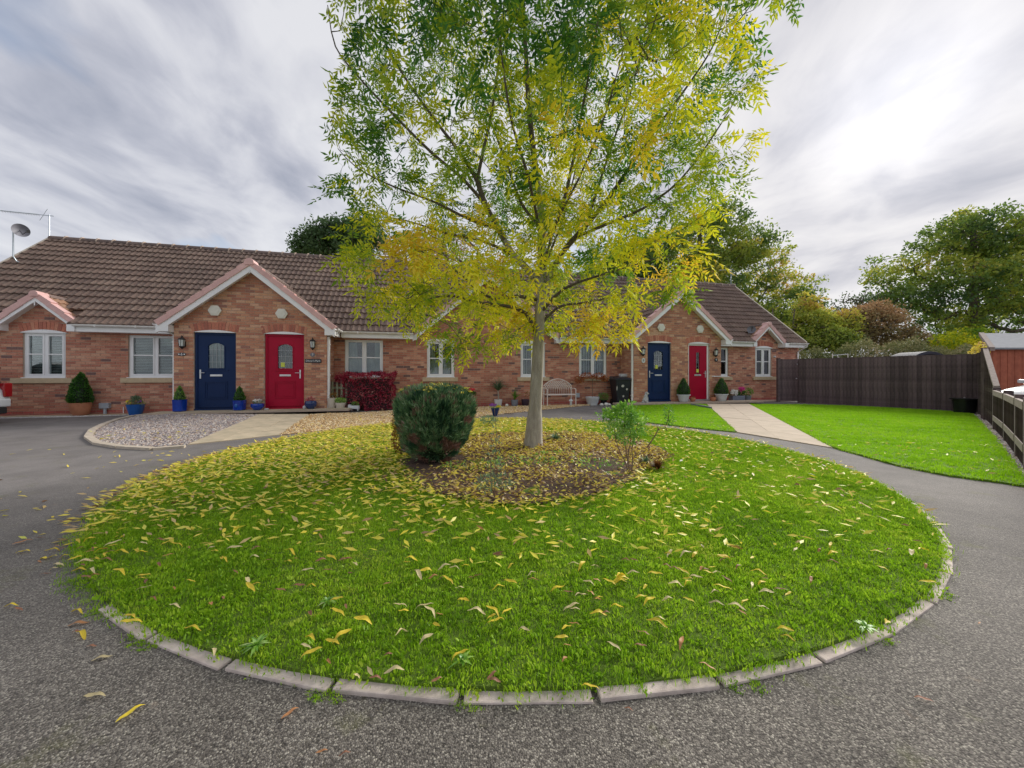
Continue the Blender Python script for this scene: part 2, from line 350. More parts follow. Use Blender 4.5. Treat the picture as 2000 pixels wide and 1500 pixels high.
# ---------------------------------------------------------------- place helpers
def gp(x, y, z=0.0):
    """ground point seen at photograph pixel (x, y), lying at height z"""
    Z = FPX * (EYE - z) / (y - HORIZ); return Vector(((x - 1000) / FPX * Z, Z, z))
PHI = math.atan(712 / 2900); CS, SN = math.cos(PHI), math.sin(PHI); OB = Vector((-1.40, 12.66, 0))
def L(s, t, z=0.0):
    """terrace coordinates: s along the front wall, t back from it"""
    return Vector((OB.x + s*CS - t*SN, OB.y + s*SN + t*CS, z))
def st_of(x, t):
    r = (x - 1000)/FPX; return (r*(OB.y + CS*t) - OB.x + SN*t)/(CS - r*SN)
def at(x, y, Y):
    """point at distance Y seen at photograph pixel (x, y)"""
    return Vector(((x - 1000)/FPX*Y, Y, EYE + (HORIZ - y)/FPX*Y))

# ---------------------------------------------------------------- ground
def sheet(name, pts, mat, parent=None, lift=0.0, thick=0.0, sub=0, **kw):
    bm = bmesh.new(); vs = [bm.verts.new((p[0], p[1], p[2] + lift)) for p in pts]; f = bm.faces.new(vs)
    if f.normal.z < 0: f.normal_flip()
    if thick:
        r = bmesh.ops.extrude_face_region(bm, geom=[f]); 
        for v in r['geom']:
            if isinstance(v, bmesh.types.BMVert): v.co.z -= thick
        bmesh.ops.recalc_face_normals(bm, faces=bm.faces)
    bmesh.ops.triangulate(bm, faces=bm.faces)
    bm.normal_update()
    me = bpy.data.meshes.new(name); bm.to_mesh(me); bm.free(); me.materials.append(mat)
    return link(name, me, parent, **kw)
sheet('ground', [(-400,-60,-.06),(400,-60,-.06),(400,500,-.06),(-400,500,-.06)], plain('far_grass', (.06,.11,.02), (.09,.14,.03), .95, .3), kind='structure')
sheet('road', [(-45,-8,0),(45,-8,0),(45,30,0),(-45,30,0)], m_asphalt, kind='structure')
CX, CY, CR, EX = 0.0, 5.08, 3.853, 1.045
def lawn_z(x, y):
    r = math.hypot((x - CX)/EX, y - CY)/CR; return .022 + .07*max(0, 1 - r*r)
bm = bmesh.new(); ringv = []
NR, NA = 14, 120
for i in range(NR + 1):
    rr = (CR - .05)*i/NR; row = []
    for k in range(NA if i else 1):
        a = 2*math.pi*k/NA; x, y = CX + rr*EX*math.cos(a), CY + rr*math.sin(a)
        row.append(bm.verts.new((x, y, lawn_z(x, y) + .012*mnoise.noise((x*1.5, y*1.5, 0)))))
    ringv.append(row)
for i in range(NR):
    for k in range(NA):
        k2 = (k+1) % NA
        if i == 0: bm.faces.new((ringv[0][0], ringv[1][k], ringv[1][k2]))
        else: bm.faces.new((ringv[i][k], ringv[i+1][k], ringv[i+1][k2], ringv[i][k2]))
low = [bm.verts.new((v.co.x, v.co.y, -.02)) for v in ringv[-1]]
for k in range(NA): bm.faces.new((ringv[-1][k], low[k], low[(k+1)%NA], ringv[-1][(k+1)%NA]))
lawn_me = bpy.data.meshes.new('lawn'); bm.normal_update(); bm.to_mesh(lawn_me); bm.free(); lawn_me.materials.append(m_turf)
lawn = link('round_lawn', lawn_me, kind='structure')
# kerb stones, each its own object
kerb = MB().tube([(CX + (CR-.03)*EX*math.cos(a*R(3)), CY + (CR-.03)*math.sin(a*R(3)), -.03) for a in range(121)], .025, 4, False).obj('kerb', m_kerb, kind='structure')
def kerb_mesh(length, wd=.052):
    mb = MB(); mb.box(-length/2, length/2, -wd/2, wd/2, -.05, .011)
    me = mb.mesh('kerb_stone', m_kerb, bevel=.006)
    for v in me.vertices: v.co.z += .003*mnoise.noise(v.co*9); v.co.y += .004*mnoise.noise(v.co*7 + Vector((5,0,0)))
    return me
nst = 54; k_meshes = [kerb_mesh(.448 - .004*i) for i in range(3)]
for i in range(nst):
    a = 2*math.pi*(i + .62)/nst; deg = math.degrees(a) % 360
    if 118 < deg < 242: continue                      # grown over by turf on the left-hand side
    sink = -.012 if 60 < deg < 118 else 0
    link('kerb_stone', k_meshes[i % 3], kerb, (CX + (CR-.035)*EX*math.cos(a), CY + (CR-.035)*math.sin(a), sink + random.uniform(-.004,.004)), (random.uniform(-.03,.03), 0, a + math.pi/2 + random.uniform(-.012,.012)))
# planting bed in the lawn
bed_px = [(780,905),(795,930),(830,958),(880,974),(960,984),(1050,985),(1150,972),(1225,948),(1262,922),(1318,893),(1290,872),(1240,858),(1150,848),(1050,846),(950,850),(860,862),(800,880)]
bed = []
for x, y in bed_px:
    p = gp(x, y, .08); bed.append((p.x, p.y, lawn_z(p.x, p.y) + .02))
def inpoly(x, y, poly):
    c = False; n = len(poly); j = n - 1
    for i in range(n):
        xi, yi, xj, yj = poly[i][0], poly[i][1], poly[j][0], poly[j][1]
        if (yi > y) != (yj > y) and x < (xj - xi)*(y - yi)/(yj - yi) + xi: c = not c
        j = i
    return c
def gridpatch(name, poly, mat, zf, step, **kw):
    xs = [p[0] for p in poly]; ys = [p[1] for p in poly]
    x0, x1, y0, y1 = min(xs)-step, max(xs)+step, min(ys)-step, max(ys)+step
    nx, ny = int((x1-x0)/step)+1, int((y1-y0)/step)+1
    V = [(x0+i*step, y0+j*step, zf(x0+i*step, y0+j*step)) for j in range(ny) for i in range(nx)]
    F = [(j*nx+i, j*nx+i+1, (j+1)*nx+i+1, (j+1)*nx+i) for j in range(ny-1) for i in range(nx-1) if inpoly(x0+(i+.5)*step, y0+(j+.5)*step, poly)]
    return link(name, npmesh(name, V, np.array(F), mat, smooth=True), **kw)
def bedz(x, y): return lawn_z(x, y) + .014 + .022*mnoise.noise((x*3.5, y*3.5, 1)) + .012*mnoise.noise((x*11, y*11, 4))
gridpatch('planting_bed', bed, m_soil, bedz, .06, kind='structure')

SLAB = .13
P = lambda *a: [gp(x, y, z) for x, y, z in a]
# left pair: apron slabs, grey gravel bed, slab path, golden gravel
def paving(name, quad, nu, nv, mat, gapw=.009, thick=.05, parent=None, **kw):
    """quad corners a,b,c,d -> nu x nv slabs, each its own object"""
    a, b, c, d = [Vector(q) for q in quad]
    base = sheet(name, [q - Vector((0,0,.012)) for q in (a,b,c,d)], m_mortar, parent, thick=.04, **kw)
    for i in range(nu):
        for j in range(nv):
            def pt(u, v): return (a*(1-u) + b*u)*(1-v) + (d*(1-u) + c*u)*v
            g = gapw/2; lu = (b-a).length; lv = (d-a).length
            u0, u1, v0, v1 = i/nu + g/lu, (i+1)/nu - g/lu, j/nv + g/lv, (j+1)/nv - g/lv
            q = [pt(u0,v0), pt(u1,v0), pt(u1,v1), pt(u0,v1)]; c0 = sum(q, Vector())/4; dz = random.uniform(-.002,.003)
            mb = MB(); mb.add([(p - c0) + Vector((0,0,dz)) for p in q] + [(p - c0) + Vector((0,0,-thick)) for p in q], [(0,1,2,3),(0,4,5,1),(1,5,6,2),(2,6,7,3),(3,7,4,0)])
            mb.obj('paving_slab', mat, base, loc=c0)
    return base
paving('door_apron', [L(-8.45,-1.42,SLAB), L(-3.7,-1.42,SLAB), L(-3.7,-.9,SLAB), L(-8.45,-.9,SLAB)], 8, 1, m_paving, kind='structure')
pA, pB, pC, pD = gp(365,868,.012), gp(545,849,.012), gp(603,808.5,SLAB-.005), gp(505,808.5,SLAB-.005)
paving('slab_path', [pA, pB, pC, pD], 3, 5, m_paving, kind='structure')
grey_poly = P((176,852,.012),(184,841,.012),(208,830,.02),(236,820,.03),(266,813,.05),(300,809,.08),(345,809,.11),(420,809,.12),(503,809,.12),(460,829,.07),(410,849,.035),(364,867.5,.012),(300,872.5,.012),(236,868.5,.012),(194,862,.012))
gold_poly = P((605,809.5,.11),(640,807,.10),(700,806,.06),(745,803,.03),(790,800,.012),(905,795.5,.012),(1000,792.5,.012),(1100,790.3,.012),(1172,789.3,.012),(1140,792,.012),(1060,800,.012),(1000,806,.012),(930,814,.012),(850,820,.012),(740,829,.012),(640,840,.012),(548,849,.012),(575,828,.06))
grey_bed = sheet('grey_gravel_bed', grey_poly, m_gb_grey, kind='structure', thick=.04)
gold_bed = sheet('golden_gravel_bed', gold_poly, m_gb_gold, kind='structure', thick=.02)
edging = [gp(*p) for p in [(345,807,.11),(300,807,.085),(262,811,.055),(230,818,.035),(202,828,.03),(180,839,.03),(172,852,.03),(190,864,.03),(234,871,.03),(300,875,.03),(362,870.5,.03)]]
eb = MB().tube([p - Vector((0,0,.06)) for p in edging], .02, 4).obj('edging', m_kerb_pale, kind='structure')
for p, q in zip(edging[:-1], edging[1:]):
    d = q - p; n = max(1, round(d.length/.5))
    for k in range(n):
        a = p + d*(k/n); b = p + d*((k+1)/n); m_ = (a+b)/2; ln = (b-a).length/2 - .004; dr = (b-a).normalized()
        rot = dr.to_track_quat('X', 'Z').to_euler()
        MB().box(-ln, ln, -.05, .05, -.06, .008).obj('edging_stone', m_kerb_pale, eb, loc=m_, rot=rot)
# curved front edge in front of the slab path
# right-hand pair: apron, lawns, path, gravel strip
paving('right_door_apron', [L(4.9,-1.5,.11), L(10.9,-1.5,.11), L(10.9,-.9,.11), L(4.9,-.9,.11)], 9, 1, m_path, kind='structure')
paving('wall_foot_slabs', [L(10.9,-.55,.02), L(14.4,-.55,.02), L(14.4,-.02,.02), L(10.9,-.02,.02)], 6, 1, m_path, kind='structure')
paving('left_wall_foot_slabs', [L(-14.0,-.42,.02), L(-8.5,-.42,.02), L(-8.5,-.02,.02), L(-14.0,-.02,.02)], 9, 1, m_paving, kind='structure')
wg_poly = [L(-14.0,-.62,.01), L(-10.6,-.60,.01), L(-9.4,-.46,.01), L(-14.0,-.43,.01)]
wg = sheet('white_gravel_margin', wg_poly, plain('white_chippings', (.60,.58,.56), (.42,.40,.38), .9, 60, .6), kind='structure', thick=.01)
lawn1_poly = P((1178,806,.02),(1200,798.5,.03),(1240,792.5,.05),(1300,790,.07),(1378,789.3,.08),(1437,843,.02),(1385,838,.02),(1330,832,.02),(1260,824,.02),(1215,818,.02),(1185,812,.02))
lawn2_poly = P((1464,789.5,.05),(1560,790,.03),(1640,792,.02),(1740,796.5,.02),(1840,802.5,.02),(1897,806.5,.02),(1940,852,.02),(1975,900,.02),(2014,950,.02),(1950,940,.02),(1850,927,.02),(1750,907,.02),(1628,873,.02))
lawn1 = sheet('small_lawn', lawn1_poly, m_turf2, thick=.02, kind='structure')
lawn2 = sheet('right_lawn', lawn2_poly, m_turf2, thick=.02, kind='structure')
q = [gp(1440,844,.014), gp(1627,874,.014), gp(1463,788.6,.085), gp(1380,788.6,.085)]
paving('garden_path', q, 2, 8, m_path, kind='structure')
strip_poly = P((1898,806,.008),(1930,808,.008),(1965,838,.008),(2030,890,.008),(2120,1000,.008),(2016,950,.008),(1975,900,.008),(1940,852,.008))
strip = sheet('gravel_margin', strip_poly, m_gb_grey, kind='structure')

# ---------------------------------------------------------------- scatter (grass, gravel)
def scatter(name, me, coll, density, smin, smax, seed, tilt=.25, **kw):
    o = link(name, me, **kw)
    ng = bpy.data.node_groups.new(name, 'GeometryNodeTree')
    ng.interface.new_socket('Geometry', in_out='INPUT', socket_type='NodeSocketGeometry')
    ng.interface.new_socket('Geometry', in_out='OUTPUT', socket_type='NodeSocketGeometry')
    t = NT(ng); gi = t.n('NodeGroupInput'); go = t.n('NodeGroupOutput')
    d = t.n('GeometryNodeDistributePointsOnFaces', i={'Mesh': gi.outputs[0], 'Density': density, 'Seed': seed})
    ci = t.n('GeometryNodeCollectionInfo'); ci.inputs['Collection'].default_value = coll
    ci.inputs['Separate Children'].default_value = True; ci.inputs['Reset Children'].default_value = True
    rr = t.n('FunctionNodeRandomValue', data_type='FLOAT_VECTOR'); rr.inputs[0].default_value = (-tilt, -tilt, 0); rr.inputs[1].default_value = (tilt, tilt, 6.283); rr.inputs['Seed'].default_value = seed
    rs = t.n('FunctionNodeRandomValue', data_type='FLOAT'); rs.inputs[2].default_value = smin; rs.inputs[3].default_value = smax; rs.inputs['Seed'].default_value = seed + 1
    ip = t.n('GeometryNodeInstanceOnPoints', i={'Points': d.outputs[0], 'Instance': ci.outputs[0], 'Pick Instance': True, 'Rotation': rr.outputs[0], 'Scale': rs.outputs[1]})
    ng.links.new(ip.outputs[0], go.inputs[0])
    md = o.modifiers.new('scatter', 'NODES'); md.node_group = ng
    return o
def clump_collection(name, mat, n_var, blades, h, wd, spread):
    c = bpy.data.collections.new(name)
    for v in range(n_var):
        V, F = [], []
        for b in range(blades):
            x, y = random.gauss(0, spread), random.gauss(0, spread); a = random.uniform(0, 6.283); hh = h*random.uniform(.5, 1.25); ww = wd*random.uniform(.7, 1.2)
            lean = random.uniform(.15, .75)*hh; dx, dy = math.cos(a), math.sin(a); px_, py_ = -dy*ww/2, dx*ww/2; i = len(V)
            V += [(x-px_, y-py_, -.004), (x+px_, y+py_, -.004), (x+dx*lean*.4-px_*.8, y+dy*lean*.4-py_*.8, hh*.6), (x+dx*lean*.4+px_*.8, y+dy*lean*.4+py_*.8, hh*.6), (x+dx*lean, y+dy*lean, hh*random.uniform(.75,1))]
            F += [(i, i+1, i+3, i+2), (i+2, i+3, i+4, i+4)]
        me = bpy.data.meshes.new('tuft'); me.from_pydata(V, [], [f if f[2] != f[3] else f[:3] for f in F]); me.materials.append(mat)
        c.objects.link(bpy.data.objects.new('tuft', me))
    return c
def stone_collection(name, mat, size):
    c = bpy.data.collections.new(name)
    for v in range(5):
        bm = bmesh.new(); bmesh.ops.create_icosphere(bm, subdivisions=1, radius=size)
        sx, sy, sz = random.uniform(.8,1.3), random.uniform(.6,1), random.uniform(.4,.7)
        for q in bm.verts:
            k = 1 + .25*random.uniform(-1,1); q.co = Vector((q.co.x*sx*k, q.co.y*sy*k, q.co.z*sz*k))
        me = bpy.data.meshes.new('pebble'); bm.to_mesh(me); bm.free(); me.materials.append(mat); c.objects.link(bpy.data.objects.new('pebble', me))
    return c
grass_c = clump_collection('tufts', m_blade, 6, 22, .019, .0028, .022)
moss_c = clump_collection('moss_clumps', m_blade, 5, 26, .013, .0065, .022)
mown_c = clump_collection('mown_tufts', m_blade2, 5, 12, .030, .005, .022)
def polymesh(poly, zf=None, step=.2, hole=None, test=None):
    xs = [p[0] for p in poly]; ys = [p[1] for p in poly]; x0, x1, y0, y1 = min(xs), max(xs), min(ys), max(ys)
    nx, ny = int((x1-x0)/step)+2, int((y1-y0)/step)+2
    V = [(x0+i*step, y0+j*step, zf(x0+i*step, y0+j*step)) for j in range(ny) for i in range(nx)]; F = []
    for j in range(ny-1):
        for i in range(nx-1):
            cx, cy = x0+(i+.5)*step, y0+(j+.5)*step
            if inpoly(cx, cy, poly) and not (hole and inpoly(cx, cy, hole)): F.append((j*nx+i, j*nx+i+1, (j+1)*nx+i+1, (j+1)*nx+i))
    return npmesh('base', V, np.array(F), m_turf)
circ = [(CX + (CR-.045)*EX*math.cos(R(a)), CY + (CR-.045)*math.sin(R(a))) for a in range(0, 360, 3)]
hole = []
for i in range(len(bed)):                 # ragged edge where turf meets the bed
    a_, b_ = Vector(bed[i]), Vector(bed[(i+1) % len(bed)])
    for k in range(5):
        q_ = a_.lerp(b_, k/5); c_ = Vector((.2, 4.3, 0)); f_ = .95 + .09*mnoise.noise((q_.x*4, q_.y*4, 2)); hole.append((c_.x + (q_.x-c_.x)*f_, c_.y + (q_.y-c_.y)*f_))
gcirc = polymesh(circ, lawn_z, .05, hole=hole)
scatter('lawn_moss', gcirc.copy(), moss_c, 650, .7, 1.3, 21, .6, label='moss and clover between the grass of the round lawn', cat='grass', kind='stuff')
mp_ = [[(CX + (CR + rr)*EX*math.cos(R(a + da)), CY + (CR + rr)*math.sin(R(a + da))) for rr, da in ((-.02,-w_),(-.02,w_),(.035,w_*.5),(.03,-w_*.6))] for a, w_ in ((241,1.2),(247.5,1.5),(260.5,2.0),(268,.9),(282,1.2),(293,1.0),(303,.9))]
mm_v = []; mm_f = []
for q_ in mp_: mm_f.append(tuple(range(len(mm_v), len(mm_v)+4))); mm_v += [(x, y, .003) for x, y in q_]
scatter('kerb_moss', npmesh('moss', mm_v, np.array(mm_f), m_turf), moss_c, 1500, .3, .65, 23, .6, label='little tufts of moss growing from the joints at the kerb foot', cat='moss', kind='stuff')
scatter('lawn_grass', gcirc, grass_c, 900, .55, 1.3, 3, label='bright green grass of the round lawn, long and tufty', cat='grass', kind='stuff')
# turf creeping over the left edge, and weeds along the kerb foot
over = [(CX + (CR-.06)*EX*math.cos(R(a)), CY + (CR-.06)*math.sin(R(a))) for a in range(116, 246, 4)] + [(CX + (CR+.03+.03*math.sin(a))*EX*math.cos(R(a)), CY + (CR+.03+.03*math.sin(a))*math.sin(R(a))) for a in range(242, 114, -4)]
scatter('edge_grass', polymesh(over, lambda x, y: .006, .04), grass_c, 900, .4, .85, 9, label='grass creeping over the left edge of the round lawn', cat='grass', kind='stuff')
def tri_z(poly):
    P0 = [Vector(p) for p in poly]
    A = np.array([[p.x, p.y, 1] for p in P0]); b = np.array([p.z for p in P0]); co, *_ = np.linalg.lstsq(A, b, rcond=None)
    return lambda x, y: float(co[0]*x + co[1]*y + co[2])
def shrink(poly, k=.995):
    c = sum((Vector(p) for p in poly), Vector())/len(poly); return [c + (Vector(p)-c)*k for p in poly]
def copymesh(o):
    return o.data.copy()
scatter('small_lawn_grass', copymesh(lawn1), mown_c, 420, .7, 1.15, 4, label='short mown grass of the small lawn before the right-hand doors', cat='grass', kind='stuff')
scatter('right_lawn_grass', copymesh(lawn2), mown_c, 480, .7, 1.15, 5, label='short striped grass of the lawn along the dark fence', cat='grass', kind='stuff')
scatter('grey_gravel', copymesh(grey_bed), stone_collection('grey_stones', m_grav_grey, .017), 1500, .6, 1.3, 6, .5, label='grey and brown gravel filling the rounded bed left of the slab path', cat='gravel', kind='stuff')
scatter('golden_gravel', copymesh(gold_bed), stone_collection('gold_stones', m_grav_gold, .02), 900, .6, 1.3, 7, .5, label='golden gravel along the foot of the terrace wall', cat='gravel', kind='stuff')
scatter('margin_gravel', copymesh(strip), stone_collection('margin_stones', m_grav_grey, .02), 900, .6, 1.3, 8, .5, label='grey stones along the foot of the post and rail fence', cat='gravel', kind='stuff')
scatter('white_gravel', copymesh(wg), stone_collection('white_stones', plain('white_stone', (.72,.70,.69), (.5,.48,.47), .8, 9), .017), 1500, .6, 1.2, 12, .5, label='white gravel strip at the foot of the left wing wall', cat='gravel', kind='stuff')

# ================================================================= TERRACE
terrace = empty('terrace_house', OB, PHI, label='long single-storey red brick terrace with brown pantiled roof and three large gables', cat='house')
def sz(x, y, t):
    """(s, z) on the terrace plane at depth t seen at photograph pixel"""
    s = st_of(x, t); Z = OB.y + SN*s + CS*t; return s, EYE + (HORIZ - y)/FPX*Z
EAVE, PITCH = 2.47, .884
S0, S1 = -14.2, 14.5
G1, G2 = (-8.17, -4.40), (5.75, 9.51); GT = -.9
WT = 2.43
def arc_z(u, u0, u1, zs, rise):
    h = (u1-u0)/2; r = (h*h + rise*rise)/(2*rise); c = (u0+u1)/2; q = r*r - (u-c)**2
    return zs - (r - rise) + math.sqrt(max(q, 0))
bricks = []          # (matrix 4x4, length, height, material key)
brick_extra = {}     # material key -> MB of cut bricks
def wall(name, F, u0, u1, z0, topfn, openings, key, zt=WT, plinth=0):
    """F(u, d, z): wall point, d outwards. openings: (u0,u1,z0,z1,rise)"""
    mb = MB(); us = sorted(set([u0, u1] + [o[0] for o in openings] + [o[1] for o in openings])); zs = sorted(set([z0, zt] + [o[2] for o in openings] + [o[3] for o in openings]))
    for a, b in zip(us[:-1], us[1:]):
        for c, d in zip(zs[:-1], zs[1:]):
            um, zm = (a+b)/2, (c+d)/2
            if any(o[0] < um < o[1] and o[2] < zm < o[3] for o in openings): continue
            mb.add([F(a,0,c), F(b,0,c), F(b,0,d), F(a,0,d)], [(0,1,2,3)])
    n = 24; pts = [(u0 + (u1-u0)*i/n, topfn(u0 + (u1-u0)*i/n)) for i in range(n+1)]
    for (a, za), (b, zb) in zip(pts[:-1], pts[1:]):
        if max(za, zb) > zt + .001: mb.add([F(a,0,zt), F(b,0,zt), F(b,0,max(zb,zt)), F(a,0,max(za,zt))], [(0,1,2,3)])
    for o in openings:                               # reveals
        a, b, c, d = o[:4]
        for q in ([(a,c),(a,d)], [(b,c),(b,d)], [(a,d),(b,d)], [(a,c),(b,c)]):
            mb.add([F(q[0][0],.008,q[0][1]), F(q[1][0],.008,q[1][1]), F(q[1][0],-.12,q[1][1]), F(q[0][0],-.12,q[0][1])], [(0,1,2,3)])
    mb.obj(name, m_mortar, terrace)
    ch, bl_ = .075, .225; row = 0; z = z0
    ex = brick_extra
    while True:
        if z + ch > max(p[1] for p in pts) + .02: break
        off = (row % 2)*bl_/2; u = u0 - off
        k_ = 'plinth' if row < plinth else key
        while u < u1 - .01:
            a, b = max(u, u0), min(u + .215, u1); zm = z + .0325
            segs = [(a, b)]
            for o in openings:
                if o[4]:      # arched opening: stop below the soldier arch
                    top = arc_z((a+b)/2, o[0], o[1], o[3], o[4]) + .225 if o[0]-.05 < (a+b)/2 < o[1]+.05 else o[3]
                    lo, hi = (o[0]-.06, o[1]+.06) if zm > o[3]-.01 else (o[0], o[1])
                else: top, lo, hi = o[3], o[0], o[1]
                if o[2] - .03 < zm < max(top, o[3]) - .02:
                    ns = []
                    for (p, q) in segs:
                        if q <= lo or p >= hi: ns.append((p, q)); continue
                        if p < lo: ns.append((p, lo - .004))
                        if q > hi: ns.append((hi + .004, q))
                    segs = ns
            for (p, q) in segs:
                if z + .065 > zt:                    # gable: trim to the slope
                    zz = z + .065
                    while q - p > .03 and topfn(p) < zz: p += .02
                    while q - p > .03 and topfn(q) < zz: q -= .02
                if q - p < .03: continue
                d = .008 + random.uniform(0, .004)
                if q - p > .2149: bricks.append((F, p, z, d, k_))
                else:
                    mbx = ex.setdefault(k_, MB()); brick_geo(mbx, F, p, q, z, z + .065, d)
            u += bl_
        z += ch; row += 1
def brick_geo(mb, F, p, q, z0, z1, d):
    e = .003
    mb.add([F(p,0,z0), F(q,0,z0), F(q,0,z1), F(p,0,z1), F(p+e,d,z0+e), F(q-e,d,z0+e), F(q-e,d,z1-e), F(p+e,d,z1-e)], [(4,5,6,7),(0,1,5,4),(1,2,6,5),(2,3,7,6),(3,0,4,7)])
def soldiers(F, u0, u1, zs, rise, key='soldier', h=.215):
    c = (u0+u1)/2; hw = (u1-u0)/2 + .05; r = (hw*hw + rise*rise)/(2*rise) if rise else 1e3; zc = zs + rise - r
    amax = math.asin(min(1, hw/r)); n = round(2*amax*r/.077); mb = brick_extra.setdefault(key, MB())
    for i in range(n):
        a = -amax + 2*amax*(i+.5)/n; da = amax/n*.88; d = .010 + random.uniform(0, .004); e = .002
        q = [(c + rr*math.sin(aa), zc + rr*math.cos(aa)) for rr, aa in ((r+.006, a-da), (r+.006, a+da), (r+h, a+da), (r+h, a-da))]
        mb.add([F(x,0,z) for x, z in q] + [F(x,d,z) for x, z in q], [(4,5,6,7),(0,1,5,4),(1,2,6,5),(2,3,7,6),(3,0,4,7)])
FW = lambda u, d, z: (u, -d, z)
FG = lambda u, d, z: (u, GT - d, z)
WZ0, WZ1 = 1.035, 2.25
winA, winB, winC, winD, winE, winF, winG, winH = (-12.06,-11.16), (-9.75,-8.50), (-4.07,-2.92), (-1.51,-.60), (1.76,2.68), (4.02,5.14), (9.72,10.73), (12.12,12.97)
gz = lambda c, half, zr: (lambda u: max(WT, zr - (zr - 2.42)*abs(u-c)/half))
GC1, GC2, GCC = -6.285, 7.63, .60
GH, GZ = 2.13, 4.20; CH, CZ = 2.55, 4.66; AH, AZ = .88, 3.24
def wtop(u):
    return max(gz(GCC, CH, CZ)(u), gz(-11.62, AH, AZ)(u), gz(12.58, AH, AZ)(u))
wall('wing_wall', FW, S0, S1, -.02, wtop, [(*winA, WZ0, WZ1, .08), (*winB, WZ0, WZ1, 0), (*winC, WZ0, WZ1, 0), (*winD, WZ0, WZ1, .08), (*winE, WZ0, WZ1, .08), (*winF, WZ0, WZ1, 0), (*winG, WZ0, WZ1, 0), (*winH, WZ0, WZ1, .08)], 'wing', plinth=2)
D1, D2, D3, D4 = (-7.71,-6.72), (-6.01,-5.00), (6.31,7.28), (8.04,8.97)
DT = 2.27
wall('left_gable_wall', FG, *G1, SLAB-.08, gz(GC1, GH, GZ), [(*D1, SLAB, DT, .07), (*D2, SLAB, DT, .07)], 'gable')
wall('right_gable_wall', FG, *G2, SLAB-.08, gz(GC2, GH, GZ), [(*D3, SLAB, DT, .07), (*D4, SLAB, DT, .07)], 'gable')
for s_, sg in ((G1[0], -1), (G1[1], 1), (G2[0], -1), (G2[1], 1)):
    wall('return_wall', (lambda u, d, z, s_=s_, sg=sg: (s_ + sg*d, u, z)), GT, 0, -.02, lambda u: WT, [], 'gable')
for a in (D1, D2, D3, D4): soldiers(FG, *a, DT, .07)
for a in (winA, winD, winE, winH): soldiers(FW, *a, WZ1, .08)
MB().box(S0, S1, .03, 7, -.02, 2.3).obj('rear_wall', m_mortar, terrace) if False else None
MB().add([(S0,0,0),(S0,7,0),(S0,7,2.4),(S0,3.5,5.7),(S0,0,2.4)], [(0,1,2,3,4)]).add([(S1,0,0),(S1,7,0),(S1,7,2.4),(S1,3.5,5.7),(S1,0,2.4)], [(4,3,2,1,0)]).add([(S0,7,0),(S1,7,0),(S1,7,2.4),(S0,7,2.4)], [(0,1,2,3)]).obj('end_wall', m_brick_r, terrace)
# bricks: the 300 nearest whole bricks are objects, the rest one mass
bm_by = {'wing': m_brick_r, 'gable': m_brick_o, 'soldier': m_brick_s, 'plinth': m_plinth}
def wpos(F, u, z):
    p = F(u + .1, 0, z); return L(*p)
def bkey(b):
    p = wpos(b[0], b[1], b[2]); x = 1000 + FPX*p.x/p.y
    return p.length + (50 if x < 5 or b[0](0,0,0)[1] != b[0](1,0,0)[1] or (b[0] is FW and -8.5 < b[1] < -4.1) else 0)
bricks.sort(key=bkey)
solo = [b for b in bricks if b[4] in ('wing', 'gable')][:296]; solo_ids = set(map(id, solo))
brick_me = {}
for k in ('wing', 'gable'):
    for v in range(3):
        mb = MB(); brick_geo(mb, lambda u, d, z: (u, -d, z), -.1075, .1075, 0, .065, .008 + .002*v); mb.r = [0]*len(mb.r); brick_me[k, v] = mb.mesh('brick', bm_by[k])
wall_obj = {o.name: o for o in terrace.children}
for i, (F, u, z, d, k) in enumerate(solo):
    x, y, zz = F(u + .1075, 0, z); par = wall_obj['wing_wall'] if F is FW else (wall_obj['left_gable_wall'] if u < 0 else wall_obj['right_gable_wall'])
    link('brick', brick_me[k, i % 3], par, (x, y, zz))
for b in bricks:
    if id(b) in solo_ids: continue
    brick_geo(brick_extra.setdefault(b[4], MB()), b[0], b[1], b[1]+.215, b[2], b[2]+.065, b[3])
for k, mb in brick_extra.items():
    mb.obj({'wing': 'wing_brickwork', 'gable': 'gable_brickwork', 'soldier': 'soldier_arches', 'plinth': 'plinth_brickwork'}[k], bm_by[k], terrace, kind='stuff')

